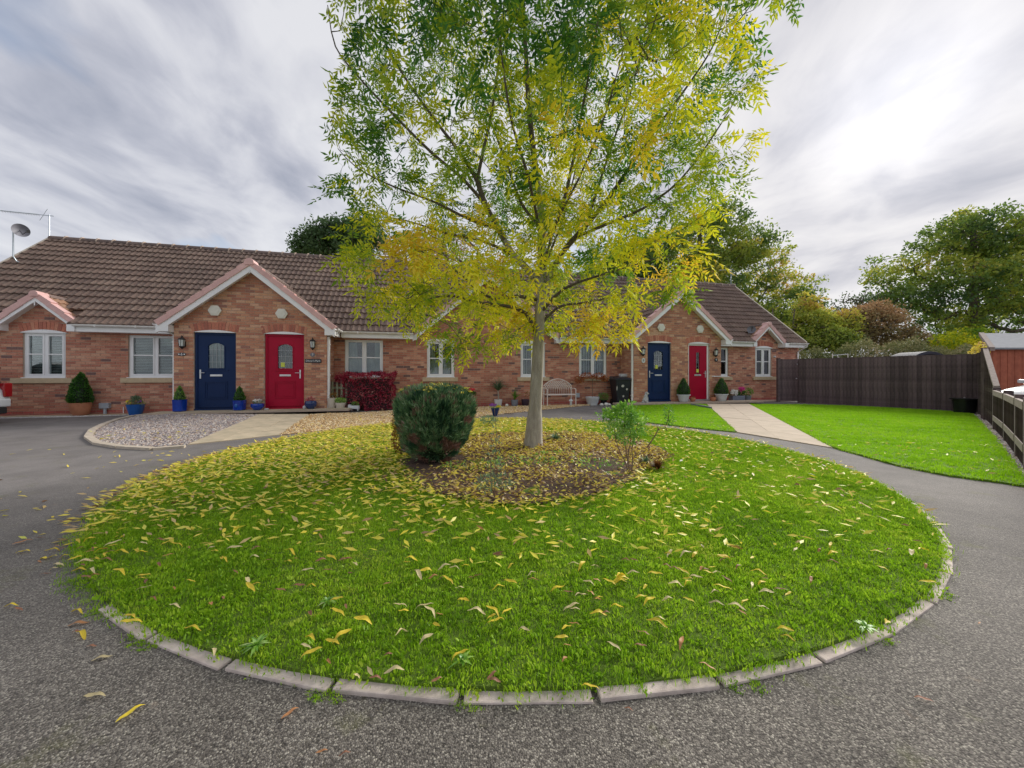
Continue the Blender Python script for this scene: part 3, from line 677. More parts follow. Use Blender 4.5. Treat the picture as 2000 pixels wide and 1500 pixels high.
# ---- windows
def window(u0, u1, z0, z1, rise=0, inside='blind', sill=True, sl=None, sr=None, two=True):
    c, hw = (u0+u1)/2, (u1-u0)/2; zm = (z0+z1)/2 + .02
    mb = MB(); f = .055; y0, y1 = .03, .10
    mb.box(u0, u0+f, y0, y1, z0, z1).box(u1-f, u1, y0, y1, z0, z1).box(u0+f, u1-f, y0, y1, z0, z0+f).box(u0+f, u1-f, y0, y1, z1-f, z1)
    mw = .05
    mb.box(c-mw/2, c+mw/2, y0+.002, y1, z0+f, z1-f)
    wf = mb.obj('window', m_white, terrace)
    for a, b in ((u0+f, c-mw/2), (c+mw/2, u1-f)):
        s_ = .038; sb = MB(); ya, yb = y0-.012, y1-.01
        sb.box(a+.001, a+s_, ya, yb, z0+f+.001, z1-f-.001).box(b-s_, b-.001, ya, yb, z0+f+.001, z1-f-.001).box(a+s_, b-s_, ya, yb, z0+f+.001, z0+f+s_).box(a+s_, b-s_, ya, yb, z1-f-s_, z1-f-.001)
        sb.box(a+s_, b-s_, ya+.004, yb, zm-.016, zm+.016)
        sb.obj('sash', m_white, wf, bevel=.003)
        for za, zb in ((z0+f+s_, zm-.016), (zm+.016, z1-f-s_)):
            MB().box(a+s_, b-s_, .055, .062, za, zb).obj('pane', m_glass, wf)
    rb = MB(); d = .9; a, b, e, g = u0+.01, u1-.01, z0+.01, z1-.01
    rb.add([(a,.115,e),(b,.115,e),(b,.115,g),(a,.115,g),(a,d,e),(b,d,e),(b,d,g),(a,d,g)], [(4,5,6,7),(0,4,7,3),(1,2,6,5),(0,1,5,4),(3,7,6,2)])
    rb.obj('dark_room_box', m_room_shade, wf)  # closed dark box standing for the unlit room
    if inside == 'blind':
        vb = MB(); z = z1-.08
        while z > z0+.08:
            vb.add([(a+.03,.135,z),(b-.03,.135,z),(b-.03,.155,z+.026),(a+.03,.155,z+.026)], [(0,1,2,3)]); z -= .045
        vb.obj('blind', m_blind, wf)
    elif inside == 'vertical':
        vb = MB(); u = a+.04
        while u < b-.06:
            vb.add([(u,.14,z0+.05),(u+.062,.17,z0+.05),(u+.062,.17,z1-.06),(u,.14,z1-.06)], [(0,1,2,3)]); u += .095
        vb.obj('blind', m_blind, wf)
    elif inside in ('curtain', 'net'):
        for (p, q) in ((a+.03, a+.03+.26*hw*2), (b-.03-.2*hw*2, b-.03)):
            n = 14; V = [(p+(q-p)*i/n, .16+.018*math.sin(i*2.4), z) for z in (z0+.03, z1-.03) for i in range(n+1)]
            MB().add(V, [(i, i+1, i+n+2, i+n+1) for i in range(n)]).obj('curtain', m_curtain, wf, smooth=True)
        if inside == 'net':
            n = 30; p, q = a+.04, b-.04; V = [(p+(q-p)*i/n, .14+.010*math.sin(i*1.9), z) for z in (z0+.05, zm-.03) for i in range(n+1)]
            MB().add(V, [(i, i+1, i+n+2, i+n+1) for i in range(n)]).obj('net_curtain', m_curtain, wf, smooth=True)
    if rise:
        n = 16; top = [(u0-.04 + (hw*2+.08)*i/n, arc_z(u0-.04 + (hw*2+.08)*i/n, u0-.04, u1+.04, z1, rise)) for i in range(n+1)]
        MB().prism([(u0-.04, z1-.012)] + [(u1+.04, z1-.012)] + top[::-1], -.035, .029).obj('arched_head', m_white, wf)
    if sill:
        a, b = sl if sl is not None else u0-.15, sr if sr is not None else u1+.15
        MB().prism([(a, z0-.155), (b, z0-.155), (b, z0-.02), (a, z0-.02)], -.075, .11).obj('sill', m_sill, wf, bevel=.006)
        MB().box(u0-.02, u1+.02, -.05, .03, z0-.019, z0+.001).obj('drip_rail', m_white, wf)
    return wf
window(*winA, WZ0, WZ1, .08, 'blind', sl=-12.28, sr=-10.98); window(*winB, WZ0, WZ1, 0, 'blind', sr=-8.3); window(*winC, WZ0, WZ1, 0, 'net')
window(*winD, WZ0, WZ1, .08, 'net', sl=-1.66, sr=-.48); window(*winE, WZ0, WZ1, .08, 'vertical', sl=1.63, sr=2.83); window(*winF, WZ0, WZ1, 0, 'vertical', sl=3.93, sr=5.24)
window(*winG, WZ0, WZ1, 0, 'net'); window(*winH, WZ0, WZ1, .08, 'net', sl=11.97, sr=13.17)

# ---- doors
def door(u0, u1, z0, z1, leaf, frame, glass='arch', handle=-1, note=False, curtain=False, fw=.06):
    y = GT + .035
    mb = MB().box(u0, u0+fw, y, y+.09, z0, z1).box(u1-fw, u1, y, y+.09, z0, z1).box(u0+fw, u1-fw, y, y+.09, z1-fw, z1)
    fr = mb.obj('door_frame', frame, terrace, bevel=.004)
    a, b, lo, hi = u0+fw+.003, u1-fw-.003, z0+.045, z1-fw-.003; c = (a+b)/2; yl = y+.022
    MB().box(u0+.002, u1-.002, y-.055, y+.06, z0-.012, z0+.04).obj('threshold', m_chrome if frame is m_white else frame, fr)
    if glass == 'arch': gw, g0, g1, gr = .19, z0+1.16, z0+1.78, .075
    else: gw, g0, g1, gr = .075, z0+1.02, z0+1.82, 0
    n = 10 if gr else 1
    top = [(c-gw+2*gw*i/n, arc_z(c-gw+2*gw*i/n, c-gw, c+gw, g1, gr) if gr else g1) for i in range(n+1)]
    lf = MB()      # leaf around the glass
    for q in ([(a,lo),(b,lo),(b,g0),(a,g0)], [(a,g0),(c-gw,g0),(c-gw,g1),(a,g1)], [(c+gw,g0),(b,g0),(b,g1),(c+gw,g1)]): lf.prism(q, yl, yl+.045)
    for i in range(n): lf.prism([top[i], top[i+1], (top[i+1][0], hi), (top[i][0], hi)], yl, yl+.045)
    lf.prism([(a, g1), (c-gw, g1), (c-gw, hi), (a, hi)], yl, yl+.045); lf.prism([(c+gw, g1), (b, g1), (b, hi), (c+gw, hi)], yl, yl+.045)
    d = lf.obj('door', leaf, terrace)
    # mouldings
    ml = MB(); w_ = .022; yo = yl-.012
    ml.box(c-gw-w_, c-gw, yo, yl+.01, g0-w_, g1).box(c+gw, c+gw+w_, yo, yl+.01, g0-w_, g1).box(c-gw, c+gw, yo, yl+.01, g0-w_, g0)
    for i in range(n):
        (x0, za), (x1, zb) = top[i], top[i+1]; ml.prism([(x0, za), (x1, zb), (x1, zb+w_), (x0, za+w_)], yo, yl+.01)
    if glass == 'arch':
        ml.box(c-.29, c+.29, yo-.004, yl+.004, g0-.075, g0-.05)
        for k, (p0, p1, hwid) in enumerate(((z0+.30, z0+.80, .27), (z0+.345, z0+.755, .225))):
            v = .012
            ml.box(c-hwid, c+hwid, yo+.003*k, yl+.004, p1-v*2, p1).box(c-hwid, c+hwid, yo+.003*k, yl+.004, p0, p0+v*2).box(c-hwid, c-hwid+v, yo+.003*k, yl+.004, p0+v*2, p1-v*2).box(c+hwid-v, c+hwid, yo+.003*k, yl+.004, p0+v*2, p1-v*2)
        ml.box(a+.05, b-.05, yo-.012, yl+.002, z0+.075, z0+.105)
    ml.obj('moulding', leaf, d, bevel=.003)
    MB().prism([(c-gw, g0), (c+gw, g0)] + top[::-1], yl+.018, yl+.024).obj('pane', m_glass, d)
    MB().add([(c-gw-.02, yl+.07, g0-.02), (c+gw+.02, yl+.07, g0-.02), (c+gw+.02, yl+.07, hi), (c-gw-.02, yl+.07, hi)], [(0,1,2,3)]).obj('dark_hall_sheet', m_room_shade, d)  # flat dark sheet in place of the unlit hall
    if curtain:
        nn = 16; V = [(c-gw+2*gw*i/nn, yl+.05+.008*math.sin(i*2.2), z) for z in (g0, g1+gr) for i in range(nn+1)]
        MB().add(V, [(i, i+1, i+nn+2, i+nn+1) for i in range(nn)]).obj('curtain', m_curtain, d, smooth=True)
    le = MB(); yq = yl+.012
    if glass == 'arch':
        for i in (-1, 0, 1): le.box(c+i*gw*.5-.004, c+i*gw*.5+.004, yq, yq+.005, g0, g1+gr*.7)
        for i in range(1, 4): le.box(c-gw, c+gw, yq-.002, yq+.003, g0+(g1-g0)*i/3.6-.004, g0+(g1-g0)*i/3.6+.004)
    else:
        for s_ in (-1, 1): le.box(c+s_*gw*.62-.004, c+s_*gw*.62+.004, yq, yq+.005, g0, g1)
        for k in (.35, .65): le.box(c-gw, c+gw, yq-.002, yq+.003, g0+(g1-g0)*k-.004, g0+(g1-g0)*k+.004)
    le.obj('leading', m_lead, d)
    if note: MB().box(c-gw*.62, c-gw*.62+.10, yq-.006, yq-.004, g0+.04, g0+.17).obj('sticker', m_yellow_note, d)
    lb = MB().box(c-.145, c+.145, yl-.014, yl, z0+.93, z0+.985).box(c-.12, c+.12, yl-.020, yl-.014, z0+.94, z0+.975)
    lb.obj('letterbox', m_chrome, d, bevel=.003)
    hx = (a+.055) if handle < 0 else (b-.055); dr = 1 if handle < 0 else -1
    h = MB().box(hx-.018, hx+.018, yl-.012, yl, z0+.87, z0+1.12).tube([(hx, yl-.01, z0+1.03), (hx, yl-.05, z0+1.03), (hx+dr*.12, yl-.052, z0+1.03)], .010, 8)
    h.obj('handle', m_chrome, d, bevel=.002)
    hh = (u1-u0)/2
    tp = [(u0-.02 + (hh*2+.04)*i/16, arc_z(u0-.02 + (hh*2+.04)*i/16, u0-.02, u1+.02, z1, .07)) for i in range(17)]
    MB().prism([(u0-.02, z1+.002), (u1+.02, z1+.002)] + tp[::-1], GT-.03, GT+.08).obj('arched_head', m_white, fr)
    return d
door(*D1, SLAB, DT, m_doorblue, m_doorblue, 'arch', -1, curtain=True)
door(*D2, SLAB, DT, m_doorred, m_doorred, 'arch', 1, note=True)
door(*D3, SLAB, DT, m_doorblue, m_doorblue, 'arch', -1, note=True)
door(*D4, SLAB, DT, m_doorred, m_white, 'slot', 1, note=True)
tag([o for o in terrace.children if o.name.startswith('door') and 'frame' not in o.name][0], label='navy blue panelled front door with arched curtained glass')

# ---- roof
TW, TG = .333, .345
def tile_geo(mb, O, U, V, N, w=TW, ln=TG+.05, rnd=None):
    n = 8; prof = [.004 + .036*(.5 - .5*math.cos(4*math.pi*i/n))**1.3 for i in range(n+1)]
    vs = []
    for j, (vv, h) in enumerate(((0, .042), (ln, 0))):
        for i in range(n+1): vs.append(O + U*(w*i/n*.992) + V*vv + N*(h + prof[i]))
    for i in range(n+1): vs.append(O + U*(w*i/n*.992) + N*(.0 + prof[i]*.5))
    fs = [(i, i+1, n+1+i+1, n+1+i) for i in range(n)] + [(2*(n+1)+i, 2*(n+1)+i+1, i+1, i) for i in range(n)]
    mb.add(vs, fs, rnd)
def ang_slope(pitch): a = math.atan(pitch); return math.cos(a), math.sin(a)
cp, sp_ = ang_slope(PITCH)
roof = MB().add([(S0,.02,EAVE-.045+PITCH*.34),(S1,.02,EAVE-.045+PITCH*.34),(S1,3.5,EAVE-.045+PITCH*3.82),(S0,3.5,EAVE-.045+PITCH*3.82)], [(0,1,2,3)])
for a, b in ((S0, -12.5), (-10.74, -1.95), (3.15, 11.70), (13.46, S1)): roof.add([(a,-.32,EAVE-.045),(b,-.32,EAVE-.045),(b,.02,EAVE-.045+PITCH*.34),(a,.02,EAVE-.045+PITCH*.34)], [(0,1,2,3)])
roof = roof.add([(S0,3.5,EAVE-.045+PITCH*3.82),(S1,3.5,EAVE-.045+PITCH*3.82),(S1,7.3,EAVE-.045),(S0,7.3,EAVE-.045)], [(0,1,2,3)]).obj('roof', m_tile, terrace)
Uv, Vv, Nv = Vector((1,0,0)), Vector((0,cp,sp_)), Vector((0,-sp_,cp))
tiles = []
nrow = 15; ncol = int((S1-S0)/TW)
gab = [(GC1, GH, GZ, -1.1), (GC2, GH, GZ, -1.1), (GCC, CH, CZ, -.2), (-11.62, AH, AZ, -.2), (12.58, AH, AZ, -.2)]
def gabz(s):
    return max(zr - (zr-2.45)*abs(s-c)/h if abs(s-c) < h else 0 for c, h, zr, _ in gab)
for r_ in range(nrow):
    for c_ in range(ncol):
        s = S0 + c_*TW; O = Vector((s, -.34, EAVE-.02)) + Vv*(TG*r_)
        if min(gabz(s), gabz(s+TW)) > O.z + .42: continue
        if r_ <= 1 and any(abs(s + TW/2 - c) < h + .02 for c, h, zr, tf in gab if tf > -.5): continue
        jit = Nv*random.uniform(-.002, .004)
        tiles.append((O + jit, Uv, Vv, Nv))
def tkey(t_):
    c = t_[0] + Vector((.16, .12, .12)); p = L(*c); x = 1000 + FPX*p.x/p.y; return p.length + (60 if x < 0 or c.z < gabz(c.x)+.05 else 0)
tiles.sort(key=tkey)
tm = MB(); tile_geo(tm, Vector((0,0,0)), Vector((1,0,0)), Vector((0,1,0)), Vector((0,0,1))); tm.r = [0]*len(tm.r); tile_me = tm.mesh('roof_tile', m_tile)
rotm = math.atan(PITCH)
for O, *_ in tiles[:290]: link('roof_tile', tile_me, roof, O, (rotm, 0, 0))
rest = MB()
for O, U_, V_, N_ in tiles[290:]: tile_geo(rest, O, U_, V_, N_)
def gable_roof(c, h, zr, tf, mat_mb):
    pit = (zr - 2.45)/h; cg, sg = ang_slope(pit); ln = h/cg; nr = math.ceil(ln/TG); k = ln/nr
    rl = MB()
    for sgn in (-1, 1):
        V_ = Vector((-sgn*cg, 0, sg)); N_ = Vector((sgn*sg, 0, cg))
        back = (zr - EAVE)/PITCH - .3 + .3
        rl.add([(c+sgn*h, tf, 2.43), (c, tf, zr-.02), (c, back, zr-.02), (c+sgn*h, -.2, 2.43)], [(0,1,2,3)])
        for r_ in range(nr):
            zrow = 2.45 + (r_+1)*k*sg; tend = (zrow - EAVE)/PITCH - .3 + .2
            t_ = tf
            while t_ < tend:
                O = Vector((c + sgn*h, t_, 2.45)) + V_*(k*r_)
                if sgn > 0: tile_geo(mat_mb, O, Vector((0,1,0)), V_, N_)
                else: tile_geo(mat_mb, O + Vector((0,TW,0)), Vector((0,-1,0)), V_, N_)
                t_ += TW
    return rl, pit
go = MB()
for i, (c, h, zr, tf) in enumerate(gab):
    target = go if h < 1 else rest
    rl, pit = gable_roof(c, h, zr, tf, target); gr_ = rl.obj('gable_roof', m_tile, terrace)
    a = math.atan(pit); cg, sg = math.cos(a), math.sin(a); ln = h/cg
    # bargeboards, verge tiles, apex cap, box ends, soffit
    for sgn in (-1, 1):
        bw = .185 if h > 1 else .13
        x0, z0 = c + sgn*(h+.02), 2.44; x1, z1 = c, zr-.01
        MB().prism([(x0, z0), (x1, z1), (x1, z1-bw/cg), (x0, z0-bw/cg)] if sgn < 0 else [(x1, z1), (x0, z0), (x0, z0-bw/cg), (x1, z1-bw/cg)], tf-.045-.002*(sgn > 0), tf-.012).obj('bargeboard', m_white, gr_)
        MB().add([(x0, tf-.012, z0-bw*.9), (x1, tf-.012, z1-bw*.9), (x1, 0 if tf > -.5 else GT, z1-bw*.9), (x0, 0 if tf > -.5 else GT, z0-bw*.9)], [(0,1,2,3)]).obj('soffit', m_white, gr_)
        nseg = max(2, round(ln/.345)); sl = ln/nseg
        for k in range(nseg):
            d0, d1 = k*sl, (k+1)*sl + .02
            def q(dd, nn): return (c + sgn*(h - dd*cg) + sgn*nn*sg, 2.45 + dd*sg + nn*cg)
            pl = [q(d0, -.055), q(d1, -.065), q(d1, .062), q(d0, .092)]
            if sgn > 0: pl = pl[::-1]
            MB().prism(pl, tf-.075-.003*(k % 2), tf+.13).obj('verge_tile', m_verge, gr_, bevel=.008)
    r_ = .12 if h > 1 else .10
    pc = [(c + r_*math.cos(R(t_)), zr + .0 + r_*.95*math.sin(R(t_))) for t_ in (-38, -5, 30, 62, 90, 118, 150, 185, 218)]
    MB().prism(pc[::-1], tf-.10, tf+.22).obj('apex_cap', m_verge, gr_, bevel=.006)
    back = (zr - EAVE)/PITCH - .3 + .15; t_ = tf+.22
    while t_ < back:
        MB().prism([(c + .12*math.cos(R(q_)), zr - .03 + .11*math.sin(R(q_))) for q_ in (180, 150, 120, 90, 60, 30, 0)], t_, min(t_+.44, back)).obj('ridge_tile', m_ridge, gr_, bevel=.006); t_ += .45
    if h > 1:
        for sgn in (-1, 1):
            wx = c + sgn*(1.885 if tf < -.5 else h-.12); xo = c + sgn*(h+.03); a_, b_ = min(wx, xo), max(wx, xo)
            MB().box(a_, b_, tf-.043, (GT if tf < -.5 else 0) + .0, 2.25, 2.44-.005).obj('box_end', m_white, gr_)
    else:
        for sgn in (-1, 1):
            xo = c + sgn*(h+.03); xi = c + sgn*(h-.14); MB().box(min(xi,xo), max(xi,xo), tf-.16, 0, 2.27, 2.45).obj('box_end', m_white, gr_)
    MB().tube([(c, tf-.06, zr-.20), (c, tf-.06, zr-.30)], .012, 6).obj('drip_pin', m_white, gr_)
go.obj('small_gable_tiling', m_tile_lit, terrace, kind='stuff')
rest.obj('roof_tiling', m_tile, terrace, kind='stuff')
# ridge tiles with mortared joints
s = S0; zt = EAVE-.02 + PITCH*3.84
while s < S1 - .1:
    e = min(s+.44, S1)
    MB().add([(xx, 3.5 + .13*math.cos(R(q_)), zt - .045 + .135*math.sin(R(q_))) for xx in (s, e) for q_ in (0, 30, 60, 90, 120, 150, 180)], [(i, i+1, i+8, i+7) for i in range(6)] + [(6,5,4,3,2,1,0), (7,8,9,10,11,12,13)]).obj('ridge_tile', m_ridge, roof)
    MB().add([(xx, 3.5 + .140*math.cos(R(q_)), zt - .045 + .160*math.sin(R(q_))) for xx in (e-.016, e+.026) for q_ in (0, 30, 60, 90, 120, 150, 180)], [(i, i+1, i+8, i+7) for i in range(6)] + [(6,5,4,3,2,1,0), (7,8,9,10,11,12,13)]).obj('mortar_joint', m_mortar, roof)
    s += .45
for s_ in (S0, S1):      # mortared end verges
    MB().prism([(-.34, EAVE-.06), (3.5, EAVE-.06+PITCH*3.84), (3.5, EAVE+.055+PITCH*3.84), (-.34, EAVE+.055)], s_-.03, s_+.03).xf(lambda x, y, z: (y, x, z)).obj('end_verge', plain('verge_mortar', (.60,.52,.42), (.46,.40,.33), .9, 9, .4), roof)
# ---- gutters, fascias, soffits, downpipes
def gutter(a, b, ends=True):
    """a, b in (s, t): half-round gutter with fascia behind"""
    (s0, t0), (s1, t1) = a, b; d = Vector((s1-s0, t1-t0, 0)); ln = d.length; ang = math.atan2(d.y, d.x)
    n = 7; V = []
    for x in (0, ln):
        for i in range(n+1):
            q = math.pi + math.pi*i/n; V.append((x, .056*math.cos(q), .056*math.sin(q)))
        for i in range(n+1):
            q = 2*math.pi - math.pi*i/n; V.append((x, .050*math.cos(q), .050*math.sin(q)+.001))
    m = 2*(n+1); F_ = [(i, (i+1) % m, m+(i+1) % m, m+i) for i in range(m)] + [tuple(range(m)), tuple(range(2*m-1, m-1, -1))]
    mb = MB().add(V, F_)
    x = .5
    while x < ln: mb.box(x-.012, x+.012, -.062, .062, -.060, .004); x += .9
    mb.obj('gutter', m_whitecap, terrace, smooth=False, loc=(s0, t0, EAVE-.015), rot=(0, 0, ang))
for a, b in ((S0, -12.55), (-10.72, -8.45), (-4.12, -1.95), (3.15, 5.50), (9.80, 11.66), (13.50, S1+.02)):
    gutter((a, -.385), (b, -.385))
    MB().box(a, b, -.325, -.30, 2.27, EAVE-.03).obj('fascia', m_white, terrace); MB().box(a, b, -.30, -.001, 2.272, 2.285).obj('soffit', m_white, terrace)
for s_, q in ((GC1+GH+.06, 1), (GC2-GH-.06, -1), (GC1-GH-.06, -1), (GC2+GH+.06, 1)):
    gutter((s_, -1.12), (s_, -.42)) 
    x0, x1 = sorted((s_-q*.06, s_-q*.20)); MB().box(x0, x1, -.895, -.31, 2.262, EAVE-.035).obj('fascia', m_white, terrace)
def pipe(pts):
    mb = MB().tube(pts, .041, 10); 
    for z in (2.0, 1.1, .35):
        if pts[-1][2] < z: mb.box(pts[-1][0]-.05, pts[-1][0]+.05, pts[-1][1]-.02, pts[-1][1]+.045, z-.012, z+.012)
    mb.obj('downpipe', m_whitecap, terrace, smooth=True)
pipe([(GC1-GH-.06, -.75, 2.40), (GC1-GH-.06, -.75, 2.33), (G1[0]-.045, -.80, 2.20), (G1[0]-.045, -.80, .02)])
pipe([(GC1+GH+.06, -.95, 2.40), (GC1+GH+.06, -.95, 2.34), (G1[1]+.045, -.86, 2.22), (G1[1]+.045, -.86, .02)])
pipe([(GC2-GH-.06, -.95, 2.40), (GC2-GH-.06, -.95, 2.34), (G2[0]-.045, -.86, 2.22), (G2[0]-.045, -.86, .02)])
pipe([(S1-.05, -.385, 2.40), (S1-.05, -.385, 2.33), (S1-.13, -.06, 2.10), (S1-.13, -.06, .02)])

# ================================================================= VEGETATION
def unit(a): return a/np.maximum(np.linalg.norm(a, axis=1, keepdims=True), 1e-9)
def leafmesh(name, P_, D, S, ln, wd, tint, mat, fold=.18, parent=None, curl=.0, **kw):
    """flat arrays of folded leaf blades: base P_, direction D, sideways S"""
    P_, D, S = np.asarray(P_, float), unit(np.asarray(D, float)), np.asarray(S, float)
    S = unit(S - D*np.sum(S*D, axis=1, keepdims=True)); N = np.cross(D, S)
    ln, wd = np.broadcast_to(ln, len(P_))[:, None], np.broadcast_to(wd, len(P_))[:, None]
    b = P_; t = P_ + D*ln - N*curl*ln; m1 = P_ + D*ln*.42 + S*wd*.5 + N*wd*fold; m2 = P_ + D*ln*.42 - S*wd*.5 + N*wd*fold
    V = np.stack([b, m1, t, m2], axis=1).reshape(-1, 3); i = np.arange(len(P_))*4
    F = np.concatenate([np.stack([i, i+1, i+2], 1), np.stack([i, i+2, i+3], 1)])
    return link(name, npmesh(name, V, F, mat, {'tint': np.concatenate([tint, tint])}), parent, **kw)
def nz(p, sc, off=0): return np.array([mnoise.noise((a*sc+off, b*sc, c*sc)) for a, b, c in p])

class Tree:
    def __init__(s): s.p = []; s.par = []; s.rad = []
    def chain(s, pts, r0, r1, start=-1):
        pts = [Vector(q) for q in pts]; out = []
        prev = start
        if start >= 0: pts = [Vector(s.p[start])] + pts
        fine = []
        for i in range(len(pts)-1):
            a = pts[max(i-1,0)]; b = pts[i]; c = pts[i+1]; d = pts[min(i+2, len(pts)-1)]
            n = max(2, int((c-b).length/.16))
            for k in range(n):
                t = k/n; fine.append(.5*((2*b) + (c-a)*t + (2*a-5*b+4*c-d)*t*t + (-a+3*b-3*c+d)*t**3))
        fine.append(pts[-1])
        if start >= 0: fine = fine[1:]
        for k, q in enumerate(fine):
            s.p.append(tuple(q)); s.par.append(prev); s.rad.append(r0 + (r1-r0)*k/max(1, len(fine)-1)); prev = len(s.p)-1; out.append(prev)
        return out
    def nearest(s, q):
        a = np.array(s.p) - np.array(q); return int(np.argmin((a**2).sum(1)))
    def grow(s, targets, up=.5, seg=.22, arch=.25, jit=.03, maxlen=None):
        """reach every target from the best node so far"""
        tips = []; P_ = np.zeros((len(s.p) + 40000, 3)); n = len(s.p); P_[:n] = s.p
        T = np.array(targets); c0 = P_[:n].copy()
        d0 = np.array([np.min(((c0 - t)**2).sum(1)) for t in T]); 
        for ti in np.argsort(d0):
            t = T[ti]; dv = t - P_[:n]; dist = np.sqrt((dv**2).sum(1)); cost = dist + up*np.maximum(0, -dv[:,2] + .25*dist)
            j = int(np.argmin(cost)); d = dist[j]
            if d < .05: continue
            m = max(2, int(d/seg)); a = Vector(P_[j]); b = Vector(t); prev = j
            ctrl = (a+b)/2 + Vector((0,0,-1))*arch*d*.5*(1 if b.z > a.z else -1) + Vector((b.x-a.x, b.y-a.y, 0))*.10
            for k in range(1, m+1):
                u = k/m; q = a*(1-u)**2 + ctrl*2*u*(1-u) + b*u*u + (Vector((random.gauss(0,1), random.gauss(0,1), random.gauss(0,1)))*jit*d if k < m else Vector())
                if n >= len(P_): break
                P_[n] = q; s.p.append(tuple(q)); s.par.append(prev); s.rad.append(0); prev = n; n += 1
            tips.append(prev)
        return tips
    def radii(s, tip=.0028, expo=2.35, grown_from=0):
        n = len(s.p); acc = np.zeros(n)
        for i in range(n-1, -1, -1):
            r = max(acc[i]**(1/expo) if acc[i] > 0 else tip, tip)
            if s.rad[i] > 0: r = s.rad[i]
            s.rad[i] = r
            if s.par[i] >= 0: acc[s.par[i]] += r**expo
        return s
    def mesh(s, name, mat, minr=0, maxr=9, parent=None, split=None, **kw):
        V, F, MI = [], [], []
        for i in range(len(s.p)):
            j = s.par[i]
            if j < 0 or not (minr <= s.rad[i] < maxr): continue
            a, b = Vector(s.p[j]), Vector(s.p[i]); ra, rb = min(s.rad[j], s.rad[i]*1.5), s.rad[i]
            k = 8 if rb > .03 else 5 if rb > .008 else 3
            jj = s.par[j]; da = (b - (Vector(s.p[jj]) if jj >= 0 else a - (b-a))).normalized() if jj >= 0 else (b-a).normalized(); db = (b-a).normalized()
            base = len(V)
            for c, d, r in ((a, da, ra), (b, db, rb)):
                x = d.cross(Vector((0,1,.01))).normalized(); y = d.cross(x)
                for q in range(k): th = 2*math.pi*q/k; V.append(c + (x*math.cos(th) + y*math.sin(th))*r)
            for q in range(k): F.append((base+q, base+(q+1)%k, base+k+(q+1)%k, base+k+q)); MI.append(1 if split and rb < split else 0)
        return link(name, npmesh(name, np.array([tuple(v) for v in V]), np.array(F), mat, smooth=True, midx=MI if split else None), parent, **kw)

# ---- the ash tree in the round lawn
ash = empty('ash_tree', gp(1041, 876, .08), label='slender ash tree with yellow and green autumn leaves standing in the round lawn', cat='tree')
AO = Vector(ash.location)
tr = Tree()
def A(x, y, Y): return at(x, y, Y) - AO
Y0 = AO.y
trunk = tr.chain([(0,0,-.03), A(1044,820,Y0+.02), A(1049,730,Y0+.03), A(1053,640,Y0+.05), A(1058,560,Y0+.06), A(1059,480,Y0+.06), A(1058,420,Y0+.05)], .098, .058)
tr.rad[0] = .15; tr.rad[1] = .125; tr.rad[2] = .108
lead = tr.chain([A(1050,360,Y0+.03), A(1040,280,Y0), A(1032,190,Y0-.05), A(1026,80,Y0-.1), A(1020,-60,Y0-.1), A(1016,-240,Y0)], .045, .008, trunk[-1])
def limb(pts, r0, r1=.006):
    q = [A(*p) for p in pts]; return tr.chain(q[1:], r0, r1, tr.nearest(q[0]))
limb([(1048,655,Y0), (1028,612,Y0-.05), (985,597,Y0-.15), (930,590,Y0-.3), (880,577,Y0-.4), (820,590,Y0-.4), (790,625,Y0-.4)], .030)
limb([(1052,590,Y0), (1010,578,Y0-.05), (965,584,Y0-.1), (925,560,Y0-.2), (880,520,Y0-.25), (800,480,Y0-.3)], .028)
l3 = limb([(1056,545,Y0), (1025,520,Y0-.05), (1000,495,Y0), (972,445,Y0+.1), (948,400,Y0+.1), (932,352,Y0+.1)], .048, .036)
tr.chain([A(900,300,Y0+.1), A(850,235,Y0+.1), A(790,150,Y0), A(740,60,Y0-.1), A(700,-40,Y0-.1)], .026, .006, l3[-1])
tr.chain([A(945,290,Y0+.2), A(962,210,Y0+.3), A(975,110,Y0+.4), A(985,-10,Y0+.5), A(985,-160,Y0+.5)], .026, .006, l3[-1])
limb([(950,405,Y0+.1), (905,350,Y0-.1), (845,300,Y0-.3), (770,225,Y0-.4), (700,150,Y0-.5), (655,90,Y0-.5), (640,10,Y0-.5)], .024)
limb([(975,452,Y0+.1), (920,430,Y0-.1), (850,395,Y0-.2), (770,365,Y0-.3), (700,330,Y0-.4), (660,290,Y0-.4)], .022)
limb([(1000,495,Y0), (940,470,Y0), (870,455,Y0+.3), (790,430,Y0+.5), (720,420,Y0+.6)], .022)
r1_ = limb([(1058,580,Y0), (1078,530,Y0+.05), (1105,485,Y0+.1), (1145,440,Y0+.1), (1190,385,Y0+.1), (1235,320,Y0+.05)], .044, .026)
tr.chain([A(1290,240,Y0), A(1345,165,Y0-.1), (A(1395,85,Y0-.1)), A(1430,-20,Y0-.2)], .022, .006, r1_[-1])
limb([(1120,462,Y0+.1), (1180,440,Y0-.2), (1260,405,Y0-.3), (1330,350,Y0-.4), (1390,270,Y0-.5), (1440,190,Y0-.5)], .022)
limb([(1058,468,Y0), (1085,438,Y0-.1), (1105,380,Y0-.2), (1122,300,Y0-.3), (1140,200,Y0-.4), (1160,90,Y0-.5), (1180,-40,Y0-.5)], .028)
limb([(1150,432,Y0+.1), (1170,360,Y0+.3), (1200,270,Y0+.5), (1235,170,Y0+.6), (1260,60,Y0+.7), (1280,-60,Y0+.8)], .022)
limb([(1060,610,Y0), (1100,565,Y0-.2), (1165,540,Y0-.4), (1230,520,Y0-.5), (1300,500,Y0-.6)], .024)
limb([(1058,640,Y0), (1090,600,Y0+.1), (1150,590,Y0+.3), (1215,575,Y0+.5), (1270,560,Y0+.6)], .022)
